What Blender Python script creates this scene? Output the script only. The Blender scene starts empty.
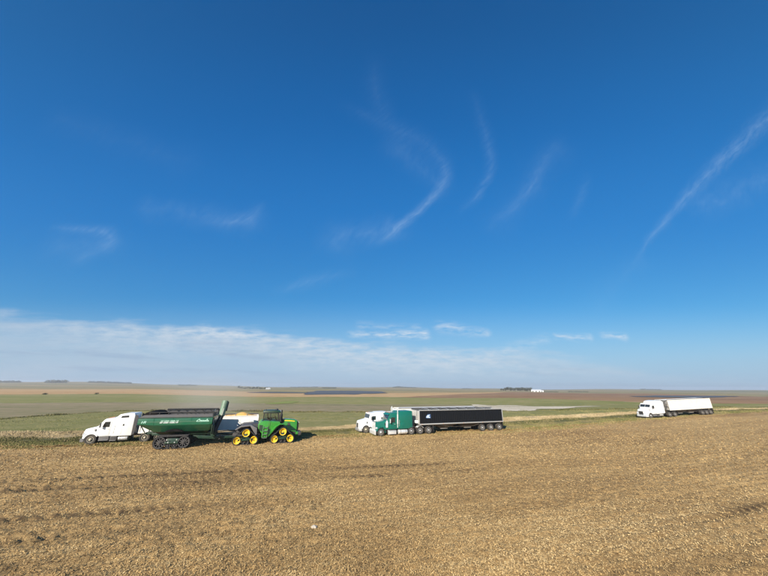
import bpy, bmesh, math, random
import numpy as np
from mathutils import Vector, Matrix, Euler
R = math.radians
scene = bpy.context.scene
col = scene.collection
random.seed(7)
rng = np.random.default_rng(11)

# ------------------------------------------------------------------ camera
CAM_H = 6.3
F_PX = 300.0                       # focal length in pixels of a 768 wide picture (ultra wide phone lens)
PITCH = math.atan(99.5 / F_PX)
ROLL = R(0.52)
SUN_EL, SUN_HEAD = R(26.5), R(65)    # elevation, and heading (from +X) in which shadows fall
cam_d = bpy.data.cameras.new('camera')
cam_d.sensor_fit = 'HORIZONTAL'; cam_d.sensor_width = 36.0
cam_d.lens = 36.0 * F_PX / 768.0
cam_d.clip_start = 0.1; cam_d.clip_end = 20000
cam = bpy.data.objects.new('camera', cam_d); col.objects.link(cam)
_F = Vector((0, math.cos(PITCH), math.sin(PITCH))); _Rt = Vector((1, 0, 0)); _U = Vector((0, -math.sin(PITCH), math.cos(PITCH)))
_c, _s = math.cos(ROLL), math.sin(ROLL)
_X = _Rt * _c + _U * _s; _Y = _Rt * -_s + _U * _c; _Z = -_F
cam.matrix_world = Matrix(((_X.x, _Y.x, _Z.x, 0), (_X.y, _Y.y, _Z.y, 0), (_X.z, _Y.z, _Z.z, CAM_H), (0, 0, 0, 1)))
scene.camera = cam

def ray(x, y):
    u, v = x - 384.0, 288.0 - y
    return (_F * F_PX + _X * u + _Y * v).normalized()

# ------------------------------------------------------------------ node expression helper
class NX:
    """small expression builder over shader Math nodes"""
    def __init__(self, nt, sock): self.nt, self.s = nt, sock
    @staticmethod
    def op(nt, name, *a, clamp=False):
        n = nt.nodes.new('ShaderNodeMath'); n.operation = name; n.use_clamp = clamp
        for i, v in enumerate(a):
            if isinstance(v, NX): nt.links.new(v.s, n.inputs[i])
            else: n.inputs[i].default_value = float(v)
        return NX(nt, n.outputs[0])
    def __add__(s, o): return NX.op(s.nt, 'ADD', s, o)
    __radd__ = __add__
    def __sub__(s, o): return NX.op(s.nt, 'SUBTRACT', s, o)
    def __rsub__(s, o): return NX.op(s.nt, 'SUBTRACT', o, s)
    def __mul__(s, o): return NX.op(s.nt, 'MULTIPLY', s, o)
    __rmul__ = __mul__
    def __truediv__(s, o): return NX.op(s.nt, 'DIVIDE', s, o)
    def pow(s, o): return NX.op(s.nt, 'POWER', s, o)
    def clamp(s): return NX.op(s.nt, 'ADD', s, 0.0, clamp=True)
    def max(s, o): return NX.op(s.nt, 'MAXIMUM', s, o)
    def min(s, o): return NX.op(s.nt, 'MINIMUM', s, o)
    def sqrt(s): return NX.op(s.nt, 'SQRT', s)
    def step(s, a, b):                       # smoothstep from a to b
        n = s.nt.nodes.new('ShaderNodeMapRange'); n.interpolation_type = 'SMOOTHSTEP'
        s.nt.links.new(s.s, n.inputs['Value'])
        n.inputs['From Min'].default_value = a; n.inputs['From Max'].default_value = b
        return NX(s.nt, n.outputs['Result'])
    def ramp(s, a, b, c, d):
        n = s.nt.nodes.new('ShaderNodeMapRange')
        s.nt.links.new(s.s, n.inputs['Value'])
        for k, v in zip(('From Min', 'From Max', 'To Min', 'To Max'), (a, b, c, d)): n.inputs[k].default_value = v
        return NX(s.nt, n.outputs['Result'])

def combine(nt, x, y, z=0.0):
    n = nt.nodes.new('ShaderNodeCombineXYZ')
    for i, v in enumerate((x, y, z)):
        if isinstance(v, NX): nt.links.new(v.s, n.inputs[i])
        else: n.inputs[i].default_value = v
    return n.outputs[0]
def noise(nt, vec, scale, detail=4, rough=0.55, dist=0.0):
    n = nt.nodes.new('ShaderNodeTexNoise')
    n.inputs['Scale'].default_value = scale; n.inputs['Detail'].default_value = detail
    n.inputs['Roughness'].default_value = rough; n.inputs['Distortion'].default_value = dist
    if vec is not None: nt.links.new(vec, n.inputs['Vector'])
    return NX(nt, n.outputs['Fac'])
def mixc(nt, fac, a, b, mode='MIX'):
    n = nt.nodes.new('ShaderNodeMix'); n.data_type = 'RGBA'; n.blend_type = mode
    def put(i, v):
        if isinstance(v, NX): nt.links.new(v.s, n.inputs[i])
        elif hasattr(v, 'links'): nt.links.new(v, n.inputs[i])
        elif isinstance(v, (int, float)): n.inputs[i].default_value = v
        else: n.inputs[i].default_value = (*v, 1.0)
    put(0, fac); put(6, a); put(7, b)
    return n.outputs[2]

# ------------------------------------------------------------------ world: sky with cirrus
world = bpy.data.worlds.new('World'); scene.world = world
world.use_nodes = True
wt = world.node_tree; wt.nodes.clear()
w_out = wt.nodes.new('ShaderNodeOutputWorld'); w_bg = wt.nodes.new('ShaderNodeBackground')
wt.links.new(w_bg.outputs[0], w_out.inputs[0])
sky = wt.nodes.new('ShaderNodeTexSky'); sky.sky_type = 'NISHITA'; sky.sun_disc = False
sky.sun_elevation = SUN_EL
_sd = Vector((-math.cos(SUN_HEAD), -math.sin(SUN_HEAD), 0))          # horizontal direction towards the sun
sky.sun_rotation = math.atan2(_sd.x, _sd.y)
sky.altitude = 400; sky.air_density = 1.0; sky.dust_density = 0.6; sky.ozone_density = 2.5
SKY_STRENGTH = 0.10
SUN_STRENGTH = 4.7
EXPOSURE = 0.75
SG = 1.0 / (SKY_STRENGTH * 2 ** EXPOSURE)      # node value that shows as 1.0 in the picture
geo = wt.nodes.new('ShaderNodeTexCoord')
sep = wt.nodes.new('ShaderNodeSeparateXYZ'); wt.links.new(geo.outputs['Generated'], sep.inputs[0])
dx, dy, dz = (NX(wt, sep.outputs[i]) for i in range(3))
front = dy.step(0.02, 0.15)
yy = dy.max(0.05)
cu = dx / yy; cw = dz / yy                                          # direction on a plane facing the field
def uw(x, y):
    d = ray(x, y); return d.x / d.y, d.z / d.y
vec_uw = combine(wt, cu, cw)
warp = (noise(wt, vec_uw, 5.0, 3) - 0.5) * 0.09
warp2 = (noise(wt, combine(wt, cu + 7.3, cw), 9.0, 4) - 0.5) * 0.07
cuw, cww = cu + warp, cw + warp2
fine = noise(wt, combine(wt, cu * 9.0 - cw * 5.0 + warp * 14.0, cw * 3.0 + cu * 1.5), 4.0, 6, 0.66)
streak2 = noise(wt, combine(wt, cu * 1.0, cw * 13.0 + cu * 0.6), 2.6, 5, 0.6)
fine2 = noise(wt, combine(wt, cu * 1.0, cw * 4.0), 16.0, 5, 0.65)
streak = noise(wt, combine(wt, cu * 1.0, cw * 9.0), 3.0, 5, 0.6)
def wisp(p0, p1, w0, w1, k, a0=1.0, a1=1.0, bend=1.0):
    ax, ay = uw(*p0); bx, by = uw(*p1)
    ex, ey = bx - ax, by - ay; L2 = ex * ex + ey * ey
    px, py = cu + warp * bend - ax, cw + warp2 * bend - ay
    t = ((px * ex + py * ey) / L2).clamp()
    qx, qy = px - t * ex, py - t * ey
    d = (qx * qx + qy * qy).sqrt()
    s = F_PX
    w = t * ((w1 - w0) / s) + w0 / s
    g = NX.op(wt, 'SUBTRACT', 1.0, (d / w).min(1.0)); g = g * g
    return g * (t * (k * (a1 - a0)) + k * a0)
strands = [   # points along each strand: (x, y, half width, strength), found on the picture and kept as directions
    [(368, 247, 10, .02), (388, 236, 9, .16), (406, 222, 8, .30), (424, 205, 8, .30), (439, 190, 9, .26), (447, 176, 11, .16), (443, 160, 16, .08), (430, 146, 22, .05), (408, 134, 26, .065), (384, 124, 24, .06), (345, 106, 18, .01)],
    [(374, 58, 20, .01), (376, 90, 22, .045), (384, 122, 24, .05), (404, 142, 26, .03)],
    [(462, 212, 7, .02), (478, 195, 8, .14), (488, 178, 8, .15), (492, 160, 11, .09), (487, 136, 14, .07), (474, 96, 14, .02)],
    [(490, 226, 9, .02), (514, 204, 11, .09), (534, 182, 11, .09), (556, 146, 12, .02)],
    [(632, 264, 4, .03), (650, 240, 6, .14), (672, 212, 8, .22), (694, 188, 11, .22), (720, 163, 14, .22), (748, 136, 17, .20), (790, 98, 22, .16)],
    [(52, 228, 6, .05), (80, 229, 8, .18), (106, 232, 12, .20), (112, 240, 13, .14), (92, 252, 14, .12), (70, 262, 12, .02)],
    [(205, 222, 12, .03), (232, 222, 12, .12), (250, 217, 12, .18), (260, 206, 10, .05)],
    [(572, 220, 8, .02), (580, 200, 9, .08), (588, 176, 10, .02)],
    [(276, 292, 8, .03), (306, 283, 11, .12), (350, 271, 10, .03)]]
veils = [((340, 238), (400, 228), 34, 26, .12), ((400, 150), (440, 185), 40, 30, .06), ((150, 208), (250, 222), 26, 30, .08), ((700, 205), (775, 176), 30, 40, .09), ((60, 244), (110, 244), 36, 30, .07), ((640, 260), (600, 300), 20, 30, .04), ((500, 220), (560, 150), 34, 34, .05), ((60, 120), (180, 160), 40, 40, .03)]
tot = None
for st_ in strands:
    for (xa, ya, wa, ka), (xb, yb, wb, kb) in zip(st_, st_[1:]):
        k_ = max(ka, kb)
        g = wisp((xa, ya), (xb, yb), wa * 1.25, wb * 1.25, k_, ka / k_, kb / k_, 0.45); tot = g if tot is None else tot.max(g)
veil = None
for a in veils:
    g = wisp(*a, 1.0, 1.0, 1.4); veil = g if veil is None else veil.max(g)
fine3 = noise(wt, combine(wt, cu * 16.0 - cw * 15.0 + warp * 16.0, cw * 3.0 + cu * 2.5), 3.0, 5, 0.7)
tot = tot * fine3.ramp(0.34, 0.66, 0.25, 1.5) + veil * fine.ramp(0.3, 0.7, 0.3, 1.5)
high = (tot * 0.82).clamp()
# low bank of thin cloud along the horizon
cur = wt.nodes.new('ShaderNodeFloatCurve')
mp = cur.mapping; cv = mp.curves[0]
UMIN, UMAX = -2.2, 2.2
bank = [(-80, 300), (0, 309), (60, 317), (130, 322), (180, 325), (215, 323), (262, 329), (330, 340), (400, 345), (470, 347), (550, 352), (620, 366), (700, 376), (800, 384)]
bp = [((uw(*p)[0] - UMIN) / (UMAX - UMIN), uw(*p)[1]) for p in bank]
cv.points[0].location = (0, bp[0][1]); cv.points[1].location = (1, 0.01)
for x, y in bp: cv.points.new(x, y)
mp.update()
wt.links.new(((cu - UMIN) / (UMAX - UMIN)).clamp().s, cur.inputs['Value'])
top = NX(wt, cur.outputs[0])
rel = top + (streak - 0.5) * 0.10 + warp * 0.5 - cw                  # above zero inside the bank
bank_a = rel.step(-0.012, 0.055) * (streak.ramp(0.3, 0.72, 0.36, 0.95)) * cu.ramp(-1.3, 1.1, 0.86, 0.46)
bank_a = bank_a * cw.step(-0.03, 0.08).ramp(0, 1, 0.55, 1.0)
small = None
for a in [((350, 333), (425, 335), 3, 5, .75), ((440, 327), (486, 333), 6, 4, .55), ((556, 337), (590, 338), 3, 3, .6), ((603, 335), (626, 337), 3, 3, .65),
          ((500, 352), (548, 339), 5, 4, .3), ((205, 331), (262, 335), 6, 4, .4), ((360, 325), (420, 328), 4, 3, .25)]:
    g = wisp(a[0], a[1], a[2] * 2.0, a[3] * 2.0, a[4] * 0.92, 0.7, 1.0, 0.42); small = g if small is None else small.max(g)
small = (small * fine2.ramp(0.38, 0.64, 0.0, 1.5)).clamp()
haze_low = NX.op(wt, 'SUBTRACT', 1.0, cw.max(0.0).step(-0.02, 0.30))
hs = wt.nodes.new('ShaderNodeHueSaturation'); hs.inputs['Hue'].default_value = 0.487
hs.inputs['Saturation'].default_value = 1.20
wt.links.new(sky.outputs[0], hs.inputs['Color'])
# camera colour response: the deep phone-camera blue, per channel gain and slope
sp = wt.nodes.new('ShaderNodeSeparateColor'); wt.links.new(hs.outputs[0], sp.inputs[0])
cb = wt.nodes.new('ShaderNodeCombineColor')
for i, (x0, a0, pw) in enumerate(((0.219, 0.082, 1.18), (0.539, 0.362, 0.87), (0.888, 0.73, 0.68))):
    wt.links.new((NX(wt, sp.outputs[i]) * (0.1407 / x0)).pow(pw).__mul__(a0 * SG).s, cb.inputs[i])
def disp(r, g, b): return tuple(SG * (c / 12.92 if c <= 0.04045 else ((c + 0.055) / 1.055) ** 2.4) for c in (r / 255, g / 255, b / 255))
CLOUD = disp(187, 202, 219)
WHITE = disp(226, 233, 240)
lift = cw.step(0.0, 0.35) * NX.op(wt, 'SUBTRACT', 1.0, cw.step(0.35, 1.15))
c0 = mixc(wt, lift * 0.30, cb.outputs[0], disp(66, 150, 222))
lift2 = cw.step(0.25, 0.65) * NX.op(wt, 'SUBTRACT', 1.0, cw.step(0.75, 1.9))
c0 = mixc(wt, lift2 * 0.30, c0, disp(26, 122, 212))
c0 = mixc(wt, haze_low * 0.9, c0, disp(158, 192, 222))
c1 = mixc(wt, bank_a * front, c0, CLOUD)
rimb = rel.step(-0.012, 0.03) * NX.op(wt, 'SUBTRACT', 1.0, rel.step(0.03, 0.14)) * fine2.ramp(0.36, 0.66, 0.12, 0.85) * (cu.step(-1.35, -0.55) * cu.step(0.75, 0.1)).ramp(0, 1, 0.22, 0.95) * cw.step(0.01, 0.05)
shade = rel.step(0.03, 0.08) * streak2.step(0.50, 0.66) * 0.45 * cw.step(0.01, 0.06)
c1 = mixc(wt, shade * front, c1, disp(150, 174, 204))
c1 = mixc(wt, rimb * front, c1, disp(212, 222, 232))
c2 = mixc(wt, (high * front).clamp(), c1, disp(176, 208, 240))
c3 = mixc(wt, (small * front).clamp(), c2, WHITE)
wt.links.new(c3, w_bg.inputs['Color'])
w_bg.inputs['Strength'].default_value = SKY_STRENGTH

sun_d = bpy.data.lights.new('sun', 'SUN'); sun_d.energy = SUN_STRENGTH; sun_d.angle = R(0.53); sun_d.color = (1.0, 0.93, 0.82)
sun = bpy.data.objects.new('sun', sun_d); col.objects.link(sun)
_dir = Vector((math.cos(SUN_HEAD) * math.cos(SUN_EL), math.sin(SUN_HEAD) * math.cos(SUN_EL), -math.sin(SUN_EL)))
sun.rotation_euler = _dir.to_track_quat('-Z', 'Y').to_euler()
scene.view_settings.view_transform = 'Standard'; scene.view_settings.look = 'None'
scene.view_settings.exposure = EXPOSURE; scene.view_settings.gamma = 1.0
scene.cycles.max_bounces = 6; scene.cycles.transparent_max_bounces = 12; scene.cycles.volume_bounces = 0

# ------------------------------------------------------------------ materials
M = {}
def new_mat(name):
    m = bpy.data.materials.new(name); m.use_nodes = True; nt = m.node_tree
    p = nt.nodes['Principled BSDF']; M[name] = m
    return m, nt, p
def paint(name, c, rough=0.35, metal=0.0, dust=0.25, dustc=(0.30, 0.22, 0.13), coat=0.0, scale=1.6, spec=0.5):
    m, nt, p = new_mat(name)
    tc = nt.nodes.new('ShaderNodeTexCoord')
    n1 = noise(nt, tc.outputs['Object'], scale, 5, 0.62); n2 = noise(nt, tc.outputs['Object'], scale * 9, 3, 0.6)
    f = (n1.ramp(0.38, 0.78, 0.0, 1.0) * 0.7 + n2.ramp(0.4, 0.8, 0, 1) * 0.3).clamp() * dust
    cc = mixc(nt, f, c, dustc)
    nt.links.new(cc, p.inputs['Base Color'])
    nt.links.new((f * 0.5 + rough).clamp().s, p.inputs['Roughness'])
    p.inputs['Metallic'].default_value = metal
    p.inputs['Coat Weight'].default_value = coat; p.inputs['Specular IOR Level'].default_value = spec
    return m
paint('white_paint', (0.80, 0.79, 0.75), 0.32, dust=0.16, coat=0.3)
paint('trailer_white', (0.76, 0.74, 0.69), 0.45, dust=0.28)
paint('aged_white', (0.69, 0.66, 0.60), 0.5, dust=0.35)
paint('cream_white', (0.78, 0.75, 0.68), 0.4, dust=0.25)
paint('teal_paint', (0.002, 0.125, 0.088), 0.3, dust=0.04, coat=0.3)
paint('tractor_green', (0.028, 0.235, 0.022), 0.3, dust=0.16, coat=0.4)
paint('tractor_yellow', (0.80, 0.52, 0.02), 0.4, dust=0.15)
paint('cart_green', (0.008, 0.098, 0.048), 0.3, dust=0.10, coat=0.4)
paint('pale_green', (0.12, 0.19, 0.125), 0.5, dust=0.3, dustc=(0.25, 0.24, 0.18))
paint('dark_green', (0.008, 0.035, 0.02), 0.4, dust=0.15)
paint('black_paint', (0.010, 0.010, 0.011), 0.6, dust=0.08)
paint('black_panel', (0.005, 0.006, 0.008), 0.5, dust=0.01, spec=0.2)
paint('matt_black', (0.008, 0.008, 0.009), 0.9, dust=0.05, spec=0.05)
paint('charcoal', (0.035, 0.035, 0.038), 0.6, dust=0.18)
paint('grey_tarp', (0.055, 0.055, 0.062), 0.7, dust=0.15)
paint('dark_frame', (0.03, 0.028, 0.026), 0.6, dust=0.45)
paint('grey_plastic', (0.10, 0.10, 0.105), 0.55, dust=0.35)
paint('aluminium', (0.62, 0.61, 0.58), 0.34, metal=0.55, dust=0.25)
paint('chrome', (0.82, 0.82, 0.80), 0.25, metal=0.45, dust=0.15)
paint('dull_steel', (0.38, 0.37, 0.35), 0.45, metal=0.4, dust=0.4)
paint('rubber', (0.022, 0.021, 0.020), 0.8, dust=0.40, dustc=(0.22, 0.17, 0.11), scale=3)
paint('track_rubber', (0.012, 0.012, 0.012), 0.8, dust=0.12, dustc=(0.2, 0.16, 0.11), scale=3)
paint('cream_rim', (0.58, 0.52, 0.38), 0.5, dust=0.5)
paint('orange_lamp', (0.75, 0.22, 0.02), 0.25, dust=0.05)
paint('red_lamp', (0.5, 0.02, 0.01), 0.25, dust=0.05)
paint('lamp_glass', (0.75, 0.77, 0.78), 0.1, dust=0.1)
paint('decal_white', (0.72, 0.78, 0.74), 0.4, dust=0.1)
paint('decal_mint', (0.42, 0.68, 0.55), 0.4, dust=0.1)
paint('logo_blue', (0.05, 0.10, 0.22), 0.4, dust=0.05)
paint('logo_pale', (0.55, 0.66, 0.78), 0.4, dust=0.05)
paint('seat_black', (0.02, 0.02, 0.02), 0.8, dust=0.1)
paint('bark', (0.09, 0.065, 0.045), 0.9, dust=0.2, scale=6)
paint('shed_roof', (0.62, 0.63, 0.64), 0.4, dust=0.1)
paint('shed_wall', (0.72, 0.72, 0.70), 0.5, dust=0.1)
paint('grain', (0.66, 0.38, 0.095), 0.8, dust=0.5, dustc=(0.45, 0.30, 0.12), scale=14)
paint('pale_rock', (0.46, 0.41, 0.34), 0.85, dust=0.5, scale=12)
def glass(name, tint, gloss=0.35):
    m, nt, p = new_mat(name)
    nt.nodes.remove(p)
    out = nt.nodes['Material Output']
    tr = nt.nodes.new('ShaderNodeBsdfTransparent'); tr.inputs[0].default_value = (*tint, 1)
    gl = nt.nodes.new('ShaderNodeBsdfGlossy'); gl.inputs['Roughness'].default_value = 0.03; gl.inputs[0].default_value = (0.9, 0.95, 1, 1)
    lw = nt.nodes.new('ShaderNodeLayerWeight'); lw.inputs[0].default_value = gloss
    mx = nt.nodes.new('ShaderNodeMixShader')
    nt.links.new(lw.outputs['Fresnel'], mx.inputs[0]); nt.links.new(tr.outputs[0], mx.inputs[1]); nt.links.new(gl.outputs[0], mx.inputs[2])
    nt.links.new(mx.outputs[0], out.inputs[0])
    return m
glass('tinted_glass', (0.80, 0.88, 0.86), 0.55)
paint('dark_glass', (0.018, 0.024, 0.026), 0.05, dust=0.05, spec=1.0)

def ground_mat(name, stops, warm=(0.0, 0.0, 0.0), scale=0.05, stretch=6.0, heading=18.0, bump=0.3, bump_scale=1.2, fine_scale=1.5, fine_amt=0.45, patches=None):
    """stops: colours picked by noise drawn out along the rows; heading of the rows in degrees"""
    m, nt, p = new_mat(name)
    g = nt.nodes.new('ShaderNodeNewGeometry')
    mp_ = nt.nodes.new('ShaderNodeMapping'); mp_.vector_type = 'TEXTURE'
    mp_.inputs['Rotation'].default_value = (0, 0, R(heading)); mp_.inputs['Scale'].default_value = (stretch, 1, 1)
    nt.links.new(g.outputs['Position'], mp_.inputs[0])
    a = noise(nt, mp_.outputs[0], scale, 6, 0.6, 0.4)
    f = noise(nt, g.outputs['Position'], fine_scale, 6, 0.7)
    v = (a * (1 - fine_amt) + f * fine_amt)
    ramp = nt.nodes.new('ShaderNodeValToRGB'); el = ramp.color_ramp.elements
    n = len(stops)
    for i, c in enumerate(stops):
        pos = 0.36 + 0.28 * i / max(1, n - 1)
        if i < 2: e = el[i]; e.position = pos
        else: e = el.new(pos)
        e.color = (*c, 1)
    nt.links.new(v.s, ramp.inputs[0])
    nt.links.new(ramp.outputs[0], p.inputs['Base Color'])
    p.inputs['Roughness'].default_value = 0.95; p.inputs['Specular IOR Level'].default_value = 0.1
    if bump:
        b = nt.nodes.new('ShaderNodeBump'); b.inputs['Strength'].default_value = bump; b.inputs['Distance'].default_value = 0.15
        bn = noise(nt, g.outputs['Position'], bump_scale, 6, 0.75)
        nt.links.new(bn.s, b.inputs['Height']); nt.links.new(b.outputs[0], p.inputs['Normal'])
    return m
ground_mat('stubble_soil', [(0.165, 0.102, 0.049), (0.33, 0.212, 0.094), (0.46, 0.305, 0.134), (0.55, 0.375, 0.17)], scale=0.20, stretch=5, bump=0.9, bump_scale=7, fine_scale=5.0, fine_amt=0.62)
ground_mat('verge_soil', [(0.10, 0.085, 0.035), (0.20, 0.165, 0.065), (0.30, 0.22, 0.10)], scale=0.12, bump=0.6)
ground_mat('ditch_soil', [(0.07, 0.075, 0.03), (0.12, 0.115, 0.045), (0.18, 0.15, 0.07)], scale=0.2, bump=0.6)
ground_mat('dry_grass_soil', [(0.26, 0.20, 0.11), (0.36, 0.275, 0.155), (0.43, 0.33, 0.19)], scale=0.12, bump=0.6)
ground_mat('pasture_green', [(0.13, 0.13, 0.045), (0.185, 0.18, 0.062), (0.235, 0.21, 0.085), (0.32, 0.26, 0.125)], scale=0.045, stretch=5, heading=6, bump=0.5, fine_scale=0.35, fine_amt=0.5)
ground_mat('fallow_mauve', [(0.16, 0.155, 0.07), (0.215, 0.185, 0.095), (0.27, 0.215, 0.125), (0.34, 0.275, 0.17)], scale=0.035, stretch=6, heading=4, bump=0.4, fine_scale=0.2, fine_amt=0.5)
ground_mat('crop_green', [(0.145, 0.15, 0.048), (0.20, 0.20, 0.063), (0.26, 0.23, 0.09), (0.32, 0.26, 0.13)], scale=0.02, stretch=6, heading=3, bump=0.4, fine_scale=0.12, fine_amt=0.5)
ground_mat('harvested_tan', [(0.30, 0.185, 0.085), (0.42, 0.255, 0.115), (0.50, 0.33, 0.165), (0.36, 0.27, 0.14)], scale=0.011, stretch=7, heading=2, bump=0.3, fine_scale=0.06, fine_amt=0.45)
ground_mat('ploughed_red', [(0.16, 0.095, 0.05), (0.235, 0.135, 0.07), (0.30, 0.185, 0.10), (0.36, 0.25, 0.14)], scale=0.011, stretch=7, heading=8, bump=0.5, fine_scale=0.06, fine_amt=0.4)
ground_mat('far_olive', [(0.11, 0.12, 0.045), (0.21, 0.185, 0.085), (0.33, 0.245, 0.115), (0.17, 0.165, 0.07)], scale=0.006, stretch=5, heading=0, bump=0.0, fine_scale=0.012, fine_amt=0.4)
ground_mat('alkali_crust', [(0.26, 0.23, 0.13), (0.50, 0.43, 0.32), (0.66, 0.57, 0.46)], scale=0.12, stretch=5, heading=-20, bump=0.0)
ground_mat('lime_growth', [(0.19, 0.21, 0.06), (0.24, 0.265, 0.07)], scale=0.1, bump=0.0)
ground_mat('tall_weeds', [(0.085, 0.075, 0.035), (0.13, 0.11, 0.055)], scale=0.1, bump=0.0)
def water_mat(name):
    m, nt, p = new_mat(name)
    p.inputs['Base Color'].default_value = (0.095, 0.096, 0.102, 1); p.inputs['Roughness'].default_value = 0.6; p.inputs['Specular IOR Level'].default_value = 0.08
    g = nt.nodes.new('ShaderNodeNewGeometry'); b = nt.nodes.new('ShaderNodeBump'); b.inputs['Strength'].default_value = 0.5
    b.inputs['Distance'].default_value = 0.3
    nt.links.new(noise(nt, g.outputs['Position'], 0.6, 4).s, b.inputs['Height']); nt.links.new(b.outputs[0], p.inputs['Normal'])
water_mat('slough_water')
def tint_mat(name, stops, rough=0.9, trans=0.0):
    """material for many small blades or bits: each face carries its own number in the attribute 'shade'"""
    m, nt, p = new_mat(name)
    at = nt.nodes.new('ShaderNodeAttribute'); at.attribute_name = 'shade'
    ramp = nt.nodes.new('ShaderNodeValToRGB'); el = ramp.color_ramp.elements
    for i, c in enumerate(stops):
        pos = i / (len(stops) - 1)
        e = el[i] if i < 2 else el.new(pos)
        e.position = pos
        e.color = (*c, 1)
    nt.links.new(at.outputs['Fac'], ramp.inputs[0]); nt.links.new(ramp.outputs[0], p.inputs['Base Color'])
    p.inputs['Roughness'].default_value = rough; p.inputs['Specular IOR Level'].default_value = 0.15
tint_mat('straw', [(0.17, 0.105, 0.048), (0.39, 0.252, 0.108), (0.50, 0.338, 0.147), (0.60, 0.44, 0.22)])
tint_mat('verge_grass', [(0.09, 0.10, 0.03), (0.17, 0.17, 0.055), (0.26, 0.21, 0.085), (0.38, 0.29, 0.14)])
tint_mat('pasture_blades', [(0.12, 0.125, 0.04), (0.18, 0.175, 0.06), (0.25, 0.22, 0.09), (0.36, 0.29, 0.14)])
tint_mat('ditch_grass', [(0.055, 0.06, 0.02), (0.09, 0.09, 0.03), (0.14, 0.125, 0.045), (0.22, 0.17, 0.08)])
tint_mat('dry_grass', [(0.22, 0.17, 0.085), (0.34, 0.26, 0.14), (0.46, 0.355, 0.20), (0.54, 0.43, 0.26)])
tint_mat('far_leaves', [(0.035, 0.042, 0.022), (0.06, 0.065, 0.032), (0.09, 0.085, 0.045)])

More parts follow.
